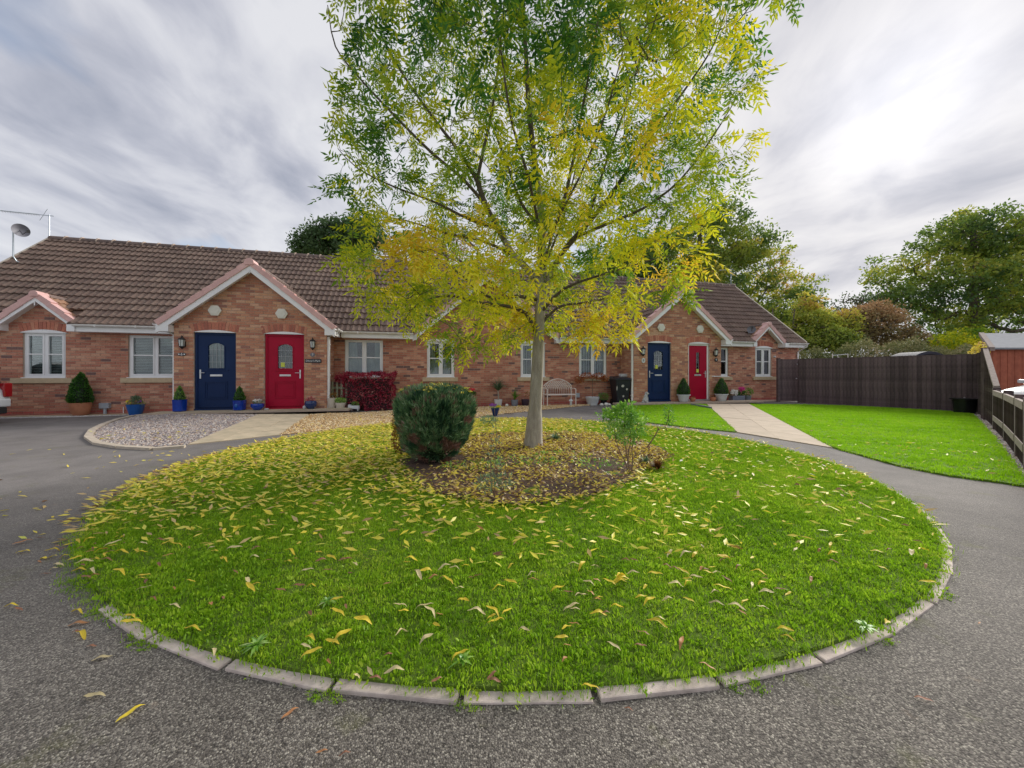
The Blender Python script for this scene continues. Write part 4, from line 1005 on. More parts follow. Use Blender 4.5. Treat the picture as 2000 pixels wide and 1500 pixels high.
limb([(1056,455,Y0), (1020,400,Y0+.2), (990,320,Y0+.5), (960,240,Y0+.9), (930,150,Y0+1.1), (900,40,Y0+1.2)], .024)
limb([(1058,500,Y0), (1050,430,Y0-.4), (1030,340,Y0-.8), (1000,240,Y0-1.1), (980,110,Y0-1.3), (960,-50,Y0-1.4)], .022)
limb([(1058,520,Y0), (1085,440,Y0-.4), (1130,350,Y0-.8), (1180,230,Y0-1.1), (1220,90,Y0-1.3)], .020)
limb([(1058,540,Y0), (1080,480,Y0+.5), (1105,410,Y0+.9), (1130,300,Y0+1.3), (1150,170,Y0+1.6)], .022)
nman = len(tr.p)
prof = [(1.35, .9, -.3), (1.75, 1.75, -.35), (2.2, 2.3, -.15), (2.8, 2.65, -.05), (3.5, 2.75, 0), (4.3, 2.8, .12), (5.2, 2.8, .25), (6.2, 3.0, .4), (7.2, 2.8, .4), (8.2, 2.0, .3), (8.9, .8, .2)]
zz, rr_, cc_ = zip(*prof)
def env(z): return np.interp(z, zz, rr_), np.interp(z, zz, cc_)
targets = []
while len(targets) < 1350:
    z = rng.uniform(1.4, 8.8); r0, c0 = env(z); a = rng.uniform(0, 2*math.pi); q = rng.uniform(0, 1)**.5
    if rng.random() > (r0/3)**1.6 * (1.0 if z > 2.6 else 1.7): continue
    x, y = c0 + r0*q*math.cos(a), r0*q*.82*math.sin(a)
    p = Vector((x + AO.x, y + AO.y, z))
    if p.y < 2.6 or p.x**2 + (p.y)**2 < 5.5: continue
    X, Yp = 1000 + FPX*p.x/p.y, HORIZ - FPX*(p.z - EYE)/p.y
    # notches where the photograph shows open sky or hanging sprays
    if 700 < X < 1010 and Yp > 610 and z < 1.9 and rng.random() < .6: continue
    if z < 2.0 and (X < 740 or X > 1240): continue
    if X < 660 and 240 < Yp < 370: continue
    if X > 1000 and Yp > 660: continue
    if X < 585 or X > 1570: continue
    if abs(X - 1050) < 60 and Yp > 560 and p.y < AO.y and rng.random() < .75: continue
    targets.append((x, y, z - AO.z))
tips = tr.grow(targets, up=.55, seg=.2, arch=.22, jit=.035)
tr.radii(.0026, 2.2)
ash_mesh = tr.mesh('trunk', [m_bark, m_bark_d], minr=.012, parent=ash, split=.042)
tr.mesh('branches', m_bark_d, maxr=.012, parent=ash, kind='stuff')
# compound leaves: rachis direction from twig, drooping
anchors = []; AP = np.array(tr.p); AR = np.array(tr.rad)
child = np.zeros(len(AP), int)
for i, j in enumerate(tr.par):
    if j >= 0: child[j] += 1
for i in range(nman, len(AP)):
    if AR[i] > .0095: continue
    j = tr.par[i]; d = AP[i] - AP[j]; nlv = 9 if child[i] == 0 else (2 if rng.random() < .75 else 1)
    for _ in range(nlv): anchors.append((AP[i] - d*rng.uniform(0, .9), d))
C0 = np.array([a[0] for a in anchors]); Dd = unit(np.array([a[1] for a in anchors]))
nC = len(C0); rd = unit(rng.normal(size=(nC, 3))); zrel = C0[:, 2] + AO.z
rach = unit(Dd*.5 + rd*.95 + np.array([0, 0, -.22])); rl_ = rng.uniform(.17, .28, nC)
side = unit(np.cross(rach, unit(rng.normal(size=(nC, 3))*.5 + np.array([0, 0, 1.0]))))
clump = nz(C0, .9)*.9 + nz(C0, 2.6, 7)*.55
base_t = .50 + clump*.70 - np.clip((zrel - 2.8)/4, 0, 1)*.15 + np.clip((3.3 - zrel)/1.3, 0, 1)*.24
Ps, Ds, Ss, Ls, Ws, Ts = [], [], [], [], [], []
drop = np.array([0, 0, -1.0])
for k in range(4):
    f = .30 + .21*k
    pos = C0 + rach*(rl_*f)[:, None] + drop*(rl_*f*f*.25)[:, None]
    for sg in (-1, 1):
        Ps.append(pos); Ds.append(unit(rach*.55 + side*sg + drop*.35 + rng.normal(size=(nC,3))*.14)); Ss.append(rach); L_ = rl_*rng.uniform(.30, .42, nC); Ls.append(L_); Ws.append(L_*rng.uniform(.27, .36, nC)); Ts.append(base_t + rng.normal(size=nC)*.07)
pos = C0 + rach*rl_[:, None] + drop*(rl_*.25)[:, None]
Ps.append(pos); Ds.append(unit(rach + drop*.6)); Ss.append(side); Ls.append(rl_*.42); Ws.append(rl_*.13); Ts.append(base_t + rng.normal(size=nC)*.07)
crown = leafmesh('crown', np.concatenate(Ps), np.concatenate(Ds), np.concatenate(Ss), np.concatenate(Ls), np.concatenate(Ws), np.clip(np.concatenate(Ts), 0, 1), m_ash, .2, ash, curl=.12, kind='stuff')
# leaf stalks
mid = C0 + rach*(rl_*.5)[:, None] + drop*(rl_*.0625)[:, None]; wv = side*.0011
V = np.stack([C0-wv, C0+wv, mid+wv, mid-wv, pos+wv*.5, pos-wv*.5], 1).reshape(-1, 3); i_ = np.arange(nC)*6
link('leaf_stalks', npmesh('leaf_stalks', V, np.concatenate([np.stack([i_, i_+1, i_+2, i_+3], 1), np.stack([i_+3, i_+2, i_+4, i_+5], 1)]), m_ash, {'tint': np.full(2*nC, .3)}), ash, kind='stuff')

# ---- distant trees
def bg_tree(name, base, lobes, n_t, n_leaf, size, mat, label, trunk_r=.3, tmean=.4, tvar=.3, cat='tree', bare=0, group=None, seed=1, stems=1, leafw=.55):
    """lobes: [(x, y, z, rx, ry, rz)] relative to the base"""
    g = np.random.default_rng(seed); o = empty(name, base, label=label, cat=cat, group=group); t = Tree()
    vol = np.array([l[3]*l[4]*l[5] for l in lobes]); vol = vol/vol.sum(); T = []
    for _ in range(n_t):
        l = lobes[g.choice(len(lobes), p=vol)]; d = g.normal(size=3); d /= np.linalg.norm(d); q = g.uniform(.25, 1)**.5
        T.append((l[0]+l[3]*d[0]*q, l[1]+l[4]*d[1]*q, max(.3, l[2]+l[5]*d[2]*q)))
    top = max(l[2] for l in lobes)
    for k in range(stems):
        a = 2*math.pi*k/stems; off = .15*(stems > 1)
        c = t.chain([(off*math.cos(a), off*math.sin(a), -.1), (off*2*math.cos(a)+.1*trunk_r, 0, top*.25), (off*5*math.cos(a), .2*math.sin(a), top*.5), (off*7*math.cos(a)-.2*trunk_r, .3*math.sin(a), top*.95)], trunk_r, trunk_r*.3)
    t.grow(T, up=.5, seg=.9 if top > 4 else .3, arch=.2, jit=.05); t.radii(.02 if top > 4 else .006, 2.3)
    t.mesh('trunk', m_bark_d, parent=o)
    TT = np.array(T); idx = g.integers(0, len(TT), n_leaf); size *= 1.55; sp = (size*3.0)
    gd = g.normal(size=(n_leaf, 3)); gd /= np.linalg.norm(gd, axis=1, keepdims=True); gd *= (g.uniform(.1, 1, n_leaf)**.5)[:, None]
    P_ = TT[idx] + gd*sp*np.array([1, 1, .62])*g.uniform(.6, 1.3, len(TT))[idx][:, None]
    P_[:, 2] = np.maximum(P_[:, 2], .15)
    D = unit(g.normal(size=(n_leaf, 3)) + np.array([0, 0, -.15])); S = g.normal(size=(n_leaf, 3))
    tc = g.normal(size=len(TT))*.16; sc = .25 if top > 4 else .8
    big = nz(P_[:, :], sc)
    tint = np.clip(tmean + tvar*big*1.5 + tc[idx]*tvar*2 + g.normal(size=n_leaf)*.07, 0, 1)
    ln = size*g.uniform(.7, 1.3, n_leaf)
    leafmesh('crown', P_, D, S, ln, ln*leafw, tint, mat, .15, o, kind='stuff')
    return o
def lobes_px(Y, base, lst):
    """(x, y, r) outlines in the photograph at distance Y -> lobes"""
    out = []
    for x, y, rx, ry, dy in lst:
        p = at(x, y, Y + dy); out.append((p.x-base[0], dy, p.z, rx/FPX*(Y+dy), rx/FPX*(Y+dy)*.85, ry/FPX*(Y+dy)))
    return out
b = (15.5, 30, 0)
bg_tree('oak_tree', b, lobes_px(30, b, [(1400,470,70,75,0), (1460,530,80,80,2), (1370,560,70,70,-1), (1530,600,62,62,1), (1480,640,90,50,0), (1310,560,60,70,2), (1350,480,50,50,3), (1500,465,28,42,1), (1560,560,36,36,2), (1420,425,46,36,0), (1600,640,40,40,0)]), 950, 38000, .16, m_oak, 'large green and yellowing oak behind the right end of the terrace roof', .38, .42, .42, seed=3)
b = (35.5, 28, 0)
bg_tree('sycamore_tree', b, lobes_px(28, b, [(1930,470,90,62,0), (1850,490,66,62,1), (1780,560,62,60,0), (1730,520,34,30,2), (1900,570,110,70,-1), (1990,520,90,100,0), (2080,520,90,120,0), (1830,640,60,40,0), (1960,640,100,46,1), (1740,590,44,36,-1), (1720,560,30,40,0), (2150,620,90,90,0), (1890,440,50,34,2)]), 1250, 52000, .155, m_oak, 'broad dark green tree towering over the shed and the fence corner', .42, .36, .42, seed=5)
b = (-13.5, 31, 0)
bg_tree('evergreen_oak', b, lobes_px(31, b, [(650,470,50,36,0), (612,478,36,26,0), (700,465,50,36,1), (585,492,22,16,0), (670,445,26,18,0)]), 380, 14000, .17, m_dark, 'dark green tree crown showing over the ridge left of the ash', .32, .45, .3, seed=6)
b = (-2.5, 27, 0)
bg_tree('thin_tree', b, lobes_px(27, b, [(800,500,60,34,0), (880,480,46,36,1), (830,530,60,24,0), (930,520,30,20,0)]), 260, 3800, .14, m_brown_tree, 'thin brownish tree half hidden behind the ash crown and the ridge', .22, .45, .3, seed=7)
b = (6.5, 29, 0)
bg_tree('holm_oak', b, lobes_px(29, b, [(1170,560,60,36,0), (1240,520,60,50,0), (1100,580,50,24,0), (1290,480,40,40,1)]), 420, 13000, .17, m_oak, 'dark tree behind the middle of the terrace seen through the ash leaves', .3, .25, .3, seed=8)
b = (20.6, 24, 0)
bg_tree('hawthorn_bush', b, lobes_px(24, b, [(1690,635,60,42,0), (1650,650,40,34,0), (1735,645,44,40,0), (1705,610,40,24,0), (1770,670,40,24,0)]), 420, 15000, .10, m_brown_tree, 'russet brown hawthorn bush behind the middle of the dark fence', .12, .52, .35, cat='bush', seed=9, stems=3)
b = (16.8, 23, 0)
bg_tree('elder_bush', b, lobes_px(23, b, [(1590,640,42,34,0), (1620,665,46,28,-1), (1560,665,34,28,0), (1650,625,26,20,0), (1575,600,26,26,1)]), 360, 13000, .11, m_oak, 'yellow green bush behind the gate between terrace and fence', .10, .68, .35, cat='bush', seed=10, stems=3)
b = (24.5, 26, 0)
bg_tree('sparse_sapling', b, lobes_px(26, b, [(1665,600,34,30,0), (1700,585,24,22,0)]), 140, 900, .10, m_dark, 'nearly bare sapling standing against the blue gap of sky', .07, .5, .3, seed=11)
b = (30.0, 24, 0)
bg_tree('yellow_bush', b, lobes_px(24, b, [(1860,672,46,18,0), (1900,660,30,22,0), (1820,680,30,14,0), (1925,675,20,16,-1)]), 220, 7000, .10, m_ash, 'yellow leaved bush under the broad tree behind the fence corner', .08, .55, .3, cat='bush', seed=12, stems=3)
# bramble hedge beyond the fence
nH = 30000; hx = rng.uniform(0, 1, nH); px_ = 1545 + 390*hx; Yh = 18.5 + rng.normal(size=nH)*.5
ztop = EYE + (HORIZ - (690 - 22*np.sin(hx*3.0)**2 - 7*np.sin(hx*23) - 4*np.sin(hx*51+1)))/FPX*18.5
hz = ztop*rng.uniform(.1, 1, nH)**.45 + rng.normal(size=nH)*.07
HP = np.stack([(px_-1000)/FPX*Yh, Yh, np.maximum(hz, .1)], 1)
leafmesh('bramble_hedge', HP, rng.normal(size=(nH,3)), rng.normal(size=(nH,3)), rng.uniform(.05,.12,nH), rng.uniform(.03,.06,nH), np.clip(.5 + nz(HP,.7)*.7 + rng.normal(size=nH)*.12, 0, 1), m_hedge, label='overgrown bramble hedge rising just above the dark fence', cat='hedge')

# ---- clipped conifer and shrubs in the bed
def shell(n, rfun, h, jit=.02, squash=1.0):
    """points on a turned body: radius rfun(u) at height u*h, with outward normals"""
    u = rng.uniform(0, 1, n); a = rng.uniform(0, 2*math.pi, n); r = np.array([rfun(q) for q in u])
    keep = rng.uniform(0, 1, n) < (r/r.max())**.8 + .1; u, a, r = u[keep], a[keep], r[keep]
    r = r*(1 + rng.normal(size=len(r))*jit); P_ = np.stack([r*np.cos(a), r*np.sin(a)*squash, u*h], 1)
    du = .02; dr = np.array([(rfun(min(q+du, 1)) - rfun(max(q-du, 0)))/(h*2*du) for q in u]); N = unit(np.stack([np.cos(a), np.sin(a), -dr], 1)); return P_, N
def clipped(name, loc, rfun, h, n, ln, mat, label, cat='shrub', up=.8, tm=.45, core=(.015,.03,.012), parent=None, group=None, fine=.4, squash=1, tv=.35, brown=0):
    o = parent or empty(name, loc, label=label, cat=cat, group=group)
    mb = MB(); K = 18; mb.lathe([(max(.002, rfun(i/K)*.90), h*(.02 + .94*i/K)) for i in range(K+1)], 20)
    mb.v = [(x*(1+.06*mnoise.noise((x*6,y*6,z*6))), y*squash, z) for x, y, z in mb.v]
    mb.obj('dark_core', plain(name+'_inner', core), o)  # solid dark core: shade deep in the foliage put into its colour
    P_, N = shell(n, rfun, h, .03, squash); m = len(P_)
    bumpy = nz(P_, 5/h if h < .7 else 4)*.03*h + nz(P_, 13, 2)*.018; P_ = P_ + N*bumpy[:, None]*1.2
    D = unit(N*.55 + np.array([0,0,up]) + rng.normal(size=(m,3))*.35); l_ = ln*rng.uniform(.6,1.3,m)
    tint = np.clip(tm + nz(P_, 7/h if h < .7 else 6)*tv*.8 + nz(P_, 19, 5)*tv*.9 + rng.normal(size=m)*.13, 0, .93)
    if brown: 
        z = P_[:,2]/h; q = (nz(P_, 5, 3) + (.30 - z)*1.1) > .30; tint[q] = rng.uniform(.93, 1, q.sum())
    leafmesh('foliage', P_ - N*ln*.35, D, rng.normal(size=(m,3)), l_, l_*fine, tint, mat, .1, o, kind='stuff'); return o
cb = gp(845, 912, .085)
def conifer_r(u):
    return .445*(np.interp(u, [0,.08,.2,.4,.62,.8,.92,.98,1], [.36,.58,.78,.94,1.0,.98,.84,.55,.18]))
clipped('clipped_conifer', (cb.x-.03, cb.y + .27, .085), conifer_r, .90, 40000, .060, m_yew, 'dense dark green clipped conifer dome at the left of the bed', 'conifer', 1.0, .45, (.012,.026,.012), fine=.16, brown=1, tv=.9)
# yellow leaves caught on its top
m = 170; a = rng.uniform(0, 6.283, m); r = .40*rng.uniform(0,1,m)**.5; zt_ = np.array([.085 + .90*np.interp(q/.5, [0,.15,.5,.8,.97,1], [1.0,.995,.98,.92,.82,.75]) for q in r])
LP = np.stack([cb.x -.03 + r*np.cos(a), cb.y + .27 + r*np.sin(a), zt_ + .012], 1)
leafmesh('caught_leaves', LP, np.stack([np.cos(a*3), np.sin(a*5), rng.normal(size=m)*.3 - .1], 1), rng.normal(size=(m,3)), rng.uniform(.05,.085,m), rng.uniform(.015,.024,m), rng.uniform(.5,.9,m), m_litter, .3, label='yellow ash leaves caught on top of the clipped conifer', cat='fallen leaves', kind='stuff')
def bush(name, loc, lobes, n, ln, wd, mat, label, tm=.5, tv=.4, stems=(), stem_r=.008, cat='shrub', up=.3, mat_stem=None, solid=.6, seedoff=0):
    """loose shrub: leaves through the lobes' volume, stems as tubes"""
    o = empty(name, loc, label=label, cat=cat)
    if stems:
        mb = MB()
        for st in stems: mb.tube(st, [stem_r*(1 - .6*i/(len(st)-1)) for i in range(len(st))], 6)
        mb.obj('stems', mat_stem or m_stem, o, smooth=True)
    vol = np.array([l[3]*l[4]*l[5] for l in lobes]); vol /= vol.sum(); idx = rng.choice(len(lobes), n, p=vol); Lb = np.array(lobes)[idx]
    d = unit(rng.normal(size=(n,3))); q = rng.uniform(0,1,n)**(1/3*solid); P_ = Lb[:, :3] + Lb[:, 3:6]*d*q[:, None]; P_[:, 2] = np.maximum(P_[:, 2], .01)
    D = unit(d*.6 + np.array([0,0,up]) + rng.normal(size=(n,3))*.5); l_ = ln*rng.uniform(.65,1.25,n)
    leafmesh('foliage', P_, D, rng.normal(size=(n,3)), l_, l_*wd, np.clip(tm + nz(P_, 5, seedoff)*tv*1.3 + rng.normal(size=n)*.14, 0, 1), mat, .2, o, kind='stuff'); return o
def rel(base, x, y, dy=0): p = at(x, y, base.y + dy); return (p.x-base.x, dy, p.z-base.z)
sb = gp(1229, 926, .07)
ls = [(1215,815,26,.02),(1240,835,22,-.03),(1200,840,20,.03),(1225,800,18,0),(1250,818,14,.04),(1195,812,16,-.03),(1222,850,20,.02),(1214,795,9,0),(1176,812,10,0),(1240,855,12,0)]
lob = [(*rel(sb, x, y, dy), r/FPX*sb.y, r/FPX*sb.y*.9, r/FPX*sb.y*.9) for x, y, r, dy in ls]
S_ = lambda pts: [rel(sb, *p) for p in pts]
bush('leafy_shrub', sb, lob, 1500, .042, .48, m_shrub, 'young leafy green shrub on bare stems at the right of the bed', .52, .45,
     [S_([(1229,930),(1222,905),(1210,880),(1203,862),(1200,835)]), S_([(1230,928),(1226,900),(1222,875),(1218,845),(1222,800)]), S_([(1232,928),(1236,900),(1234,880),(1240,850),(1246,825)]), S_([(1226,905),(1228,880),(1232,862),(1230,835)])], .0075)
s2 = gp(1257, 878, .08)
S2 = lambda pts: [rel(s2, *p) for p in pts]
lob = [(*rel(s2, x, y), r/FPX*s2.y, r/FPX*s2.y, r*1.3/FPX*s2.y) for x, y, r in [(1306,806,9),(1310,822,8),(1307,797,6),(1304,828,5)]]
bush('bare_arching_shrub', s2, lob, 170, .040, .42, m_shrub, 'bare arching branch with one leafy tip leaning right behind the shrub', .35, .4, [S2([(1257,882),(1268,868),(1280,850),(1286,838),(1290,838),(1299,836),(1303,825),(1308,800)]), S2([(1286,840),(1284,832)]), S2([(1301,838),(1303,842)])], .010)
p = gp(1085, 862, .09)
def tussock(name, loc, n, h, wd, mat, label, lean=.9, cat='plant', tm=.4, parent=None, nseg=3):
    """strap leaves arching from the middle"""
    o = parent or empty(name, loc, label=label, cat=cat); V, F, T = [], [], []
    for k in range(n):
        a = rng.uniform(0, 6.283); hh = h*rng.uniform(.6,1.15); le = lean*rng.uniform(.15,1.1); d = np.array([math.cos(a), math.sin(a), 0]); sdv = np.array([-math.sin(a), math.cos(a), 0])*wd/2; i = len(V); tv = np.clip(tm + rng.normal()*.2, 0, 1)
        for j in range(nseg+1):
            u = j/nseg; c = d*hh*le*u**1.4 + np.array([0,0,hh*(u - .55*le*u*u)]); w_ = (1 - u**2)*1.0 + .05
            V += [tuple(c - sdv*w_), tuple(c + sdv*w_)]
        for j in range(nseg): F.append((i+2*j, i+2*j+1, i+2*j+3, i+2*j+2)); T.append(tv)
    link('leaves', npmesh('leaves', np.array(V), np.array(F), mat, {'tint': np.array(T)}), o, kind='stuff'); return o
tussock('heuchera_clump', p, 210, .16, .012, m_greygreen, 'low grey green leafy clump behind the ash trunk', 1.3, tm=.25)
p = gp(1284, 918, .08); tussock('dead_flower_clump', p, 260, .14, .009, m_brownleaf, 'dead brown tussock at the right edge of the bed', 1.2, tm=.12)
p = gp(1262, 908, .08); tussock('lavender_clump', p, 160, .13, .008, m_greygreen, 'green tussock beside the dead brown one right of the shrub', 1.1, tm=.1)
p = gp(965, 972, .08)
bush('tall_weed', p, [(0,0,.28,.05,.04,.16),(.01,0,.52,.03,.03,.14),(-.04,.02,.12,.10,.08,.06),(.10,0,.14,.07,.07,.05)], 260, .045, .22, m_greygreen, 'thin tall grey green weed standing in front of the ash trunk', .5, .3, [[(0,0,0),(.01,0,.3),(.02,0,.55),(.0,.01,.78)], [(-.02,0,0),(-.03,0,.3),(-.02,0,.5)]], .004)
p = gp(955, 835, .06)
bush('fennel_plant', p, [(0,0,.16,.16,.1,.07),(-.12,0,.14,.07,.06,.05),(.1,0,.12,.1,.08,.05)], 420, .05, .2, m_greygreen, 'feathery pale green plant between conifer and ash at the back of the bed', .5, .3, [[(0,0,0),(0,0,.2)]], .004)
p = gp(772, 902, .07)
bush('dead_brown_shrub', (p.x, p.y + .35, .07), [(-.02,0,.22,.13,.12,.20),(-.06,0,.42,.09,.09,.12),(.1,0,.12,.12,.1,.1)], 1500, .035, .45, m_brownleaf, 'withered brown shrub leaning against the left side of the conifer', .45, .6, [[(0,0,0),(-.03,0,.3),(-.06,0,.5)], [(.05,0,0),(.02,0,.3)]], .008)
p = gp(1012, 905, .09); bush('ground_weeds', p, [(0,0,.02,.5,.25,.03),(.55,.3,.02,.4,.25,.03),(-.5,-.2,.02,.4,.2,.03),(.9,-.1,.02,.3,.2,.03)], 900, .032, .5, m_shrub, 'low green weeds sprouting among the litter of the bed', .55, .4, cat='weeds')
for x, y, s_, lb in ((500,1262,1.0,'toothed grey green thistle rosette at the front left kerb'), (905,1290,.75,'small pale clover patch in the grass by the front kerb'), (1690,1225,.7,'pale clover leaves near the right front kerb'), (640,1175,.7,'dark weed rosette in the front left of the lawn')):
    p = gp(x, y, .05); tussock('weed_rosette', (p.x, p.y, .05), int(34*s_), .040*s_, .015, m_shrub, lb, 1.9, cat='weed', tm=.6)

# ---------------------------------------------------------------- fallen leaves
def leaf_field(n, fn):
    out = []
    while len(out) < n:
        q = fn()
        if q: out.append(q)
    return out
def lawn_leaf():
    a = random.uniform(0, 6.283); r = CR*math.sqrt(random.random())*1.0; x, y = CX + r*EX*math.cos(a), CY + r*math.sin(a)
    px = 1000 + FPX*x/y; py = HORIZ + FPX*(EYE-.08)/y
    if inpoly(x, y, bed): return None
    # dense to the left and behind, sparse at the right and in front
    ang = math.atan2(y - CY, x - CX); d = .34 + 1.2*max(0, math.cos(ang - R(150)))**1.2 + .45*max(0, math.cos(ang - R(90)))
    d *= .26 + .74*min(1, max(0, (y - 1.7)/2.0))**1.2
    rb = math.hypot(x - .1, y - 4.3); d += 1.0*math.exp(-((rb-1.1)/.55)**2)*(.85 if x < .6 else .35)
    if x > 1.4: d *= .40
    d *= .65 + .8*(mnoise.noise((x*1.3, y*1.3, 3)) + .4)
    if random.random() > d: return None
    return x, y, lawn_z(x, y) + random.uniform(.028, .046)
def bed_leaf():
    x, y = random.uniform(-1.5, 2.0), random.uniform(2.9, 6.9)
    if not inpoly(x, y, bed): return None
    k = mnoise.noise((x*1.6, y*1.6, 9)) + .55 + .35*(y > 4.6)
    if math.hypot(x - cb.x, y - cb.y - .1) < .42: k -= .5
    if random.random() > k: return None
    return x, y, bedz(x, y) + random.uniform(.004, .03)
def edge_leaf():
    a = R(random.gauss(192, 17)); r = CR + abs(random.gauss(0, .09)); x, y = CX + r*EX*math.cos(a), CY + r*math.sin(a)
    if y < .9 or a < R(135) or a > R(262): return None
    return x, y, .006 + (.01 if r < CR else 0)
def road_leaf():
    x, y = random.uniform(-8, 4), random.uniform(1.1, 9)
    if y < 2.3 or math.hypot((x-CX)/EX, y-CY) < CR + .1 or random.random() > math.exp(-(math.hypot((x-CX)/EX, y-CY)-CR)/1.1)*(.8 if x < 0 else .14): return None
    return x, y, .005
pts = leaf_field(17000, lawn_leaf) ; bpts = leaf_field(15000, bed_leaf); epts = leaf_field(420, edge_leaf); rpts = leaf_field(150, road_leaf)
def gravel_leaf():
    g = random.choice((0, 1)); poly = grey_poly if g else gold_poly
    x, y = random.uniform(-9, 4), random.uniform(6, 12.5)
    if not inpoly(x, y, poly): return None
    p = 731 + FPX*EYE/y
    if g and random.random() > ((p - 835)/40 if p > 835 else .05): return None
    if not g and random.random() > .35: return None
    return x, y, None
gpts = leaf_field(330, gravel_leaf)
zg, zo = tri_z(grey_poly), tri_z(gold_poly)
gpts = [(x, y, (zg if inpoly(x, y, grey_poly) else zo)(x, y) + .02) for x, y, _ in gpts]
def l2():
    x, y = random.uniform(2, 9), random.uniform(3.3, 12.5)
    if not (inpoly(x, y, lawn2_poly) or inpoly(x, y, lawn1_poly)): return None
    e = min(abs(y - (gp(1000, 840).y)), 3)
    if random.random() > (.9 if y < 6.0 or (inpoly(x, y, lawn1_poly) and y < 8.6) else .12): return None
    return x, y, .045
l2pts = leaf_field(130, l2)
allp = [(q, 0) for q in pts] + [(q, 1) for q in bpts] + [(q, 2) for q in epts] + [(q, 3) for q in rpts] + [(q, 4) for q in gpts] + [(q, 5) for q in l2pts]
# exact single leaves that stand out on the asphalt in the photograph
special = [(183,1362,'cream','pale yellow leaf lying alone on the dark asphalt, front left', .10, 0), (256,1395,'yellow','slim upright yellow leaf on the asphalt below the paler one', .10, 1.1), (200,1285,'cream','narrow cream leaf on the asphalt left of the kerb end', .09, .5), (155,1218,'orange','curled tan leaf on the asphalt left of the lawn edge', .11, .35),
    (180,1262,'brown','small brown leaf on the asphalt left of the kerb end', .06, .1), (567,1395,'orange','crumpled orange leaf flattened on the asphalt below the front kerb', .075, .9), (628,1470,'orange','flat tan leaf stain at the bottom of the asphalt', .045, .3), (673,1475,'brown','brown leaf stain at the bottom of the asphalt beside a tan one', .045, .3),
    (1805,1368,'brown','single brown leaf on the asphalt at the front right', .07, -.4), (1228,1387,'brown','dark brown curled leaf on the asphalt below the middle kerb', .04, -.5), (1913,1218,'orange','tiny orange leaf on the asphalt right of the lawn', .035, .5), (300,982,'orange','tan leaf on the asphalt far left of the lawn', .10, .3), (45,1060,'orange','tan leaf at the left edge of the asphalt', .12, 1.0), (20,1185,'yellow','small yellow leaf at the far left edge of the asphalt', .08, .1)]
leaf_var = {}
def solo_leaf_mesh(colr, v):
    if (colr, v) in leaf_var: return leaf_var[colr, v]
    n = 6; V = []; st = random.Random(v*7+3); bend, cup, wd = st.uniform(-.25,.5), st.uniform(.15,.8), st.uniform(.24,.34)
    for i in range(n+1):
        u = i/n; w_ = wd*math.sin(math.pi*min(1, u*.94+.03))**.8*(1-.35*u)
        zc = .22*cup*math.sin(math.pi*u) + .05*math.sin(u*9+v); yc = bend*.35*u*u
        for k in (-1, 0, 1): V.append((u - .5, yc + k*w_/2, zc + abs(k)*w_*cup*.45))
    F = [(i*3+k, i*3+k+1, i*3+k+4, i*3+k+3) for i in range(n) for k in (0, 1)]
    me = bpy.data.meshes.new('leaf'); me.from_pydata(V, [], F); me.materials.append(m_lf[colr]); me.shade_smooth(); leaf_var[colr, v] = me; return me
def put_leaf(x, y, z, ln, rz, colr, label, group=None, tilt=.15):
    o = link('fallen_leaf', solo_leaf_mesh(colr, random.randrange(5)), None, (x, y, z), (random.uniform(-tilt,tilt), random.uniform(-tilt,tilt), rz), (ln, ln, ln))
    return tag(o, label, 'leaf', group)
for x, y, c_, lb, ln, rz in special:
    p = gp(x, y, .004); put_leaf(p.x, p.y, .006, ln*.72, rz, c_, lb, tilt=.03)
front = sorted([q for q, k in allp if k in (0, 2, 3)], key=lambda q: q[1] - .15*abs(q[0]))[:255]; fset = set(front)
for x, y, z in front:
    c_ = random.choices(['yellow','cream','brown','orange'], [.42,.2,.25,.13])[0]; road = math.hypot((x-CX)/EX, y-CY) > CR - .06
    dr_ = CR - math.hypot((x-CX)/EX, y-CY); px_s = 1000 + FPX*x/y
    side_ = ['far left', 'left', 'middle left', 'centre', 'middle right', 'right', 'far right'][min(6, max(0, int((px_s - 150)//230)))]
    where = (f'on the asphalt off the {side_} lawn edge' if dr_ < -.12 else f'against the kerb line, {side_} of the lawn') if road else (f'just inside the kerb, {side_} of the lawn' if dr_ < .22 else f'a little in from the kerb, {side_} of the lawn' if dr_ < .6 else f'well in on the grass, {side_} of the lawn')
    nm = {'yellow': 'bright yellow ash leaf', 'cream': 'pale cream curled leaf', 'brown': 'small dark brown dried leaf', 'orange': 'curled tan orange leaf'}[c_]
    put_leaf(x, y, z, random.uniform(.045,.085)*(1 if c_ in ('yellow','cream') else .72), random.uniform(-.9,.9) + random.choice((0, math.pi)), c_, f'{nm} {where}', f'{nm} {where}', .35)
rest_p = [(q, k) for q, k in allp if q not in fset]
LP = np.array([q for q, k in rest_p]); K = np.array([k for q, k in rest_p]); n = len(LP)
a = rng.normal(size=n)*.75 + (rng.random(n) > .5)*math.pi
a = np.where(K == 2, np.arctan2(LP[:,1]-CY, LP[:,0]-CX) + rng.normal(size=n)*.35, a)
D = np.stack([np.cos(a), np.sin(a), rng.normal(size=n)*np.where(K == 1, .38, .2)], 1); S = np.stack([-np.sin(a), np.cos(a), rng.normal(size=n)*np.where(K == 1, .9, .55)], 1)
tint = np.where(K == 1, np.clip(rng.normal(size=n)*.28 + .46, 0, 1), np.clip(rng.normal(size=n)*.24 + .68, 0, 1)); tint = np.where(K == 2, np.clip(rng.normal(size=n)*.2+.48, 0, 1), tint)
ln = rng.uniform(.045, .095, n)
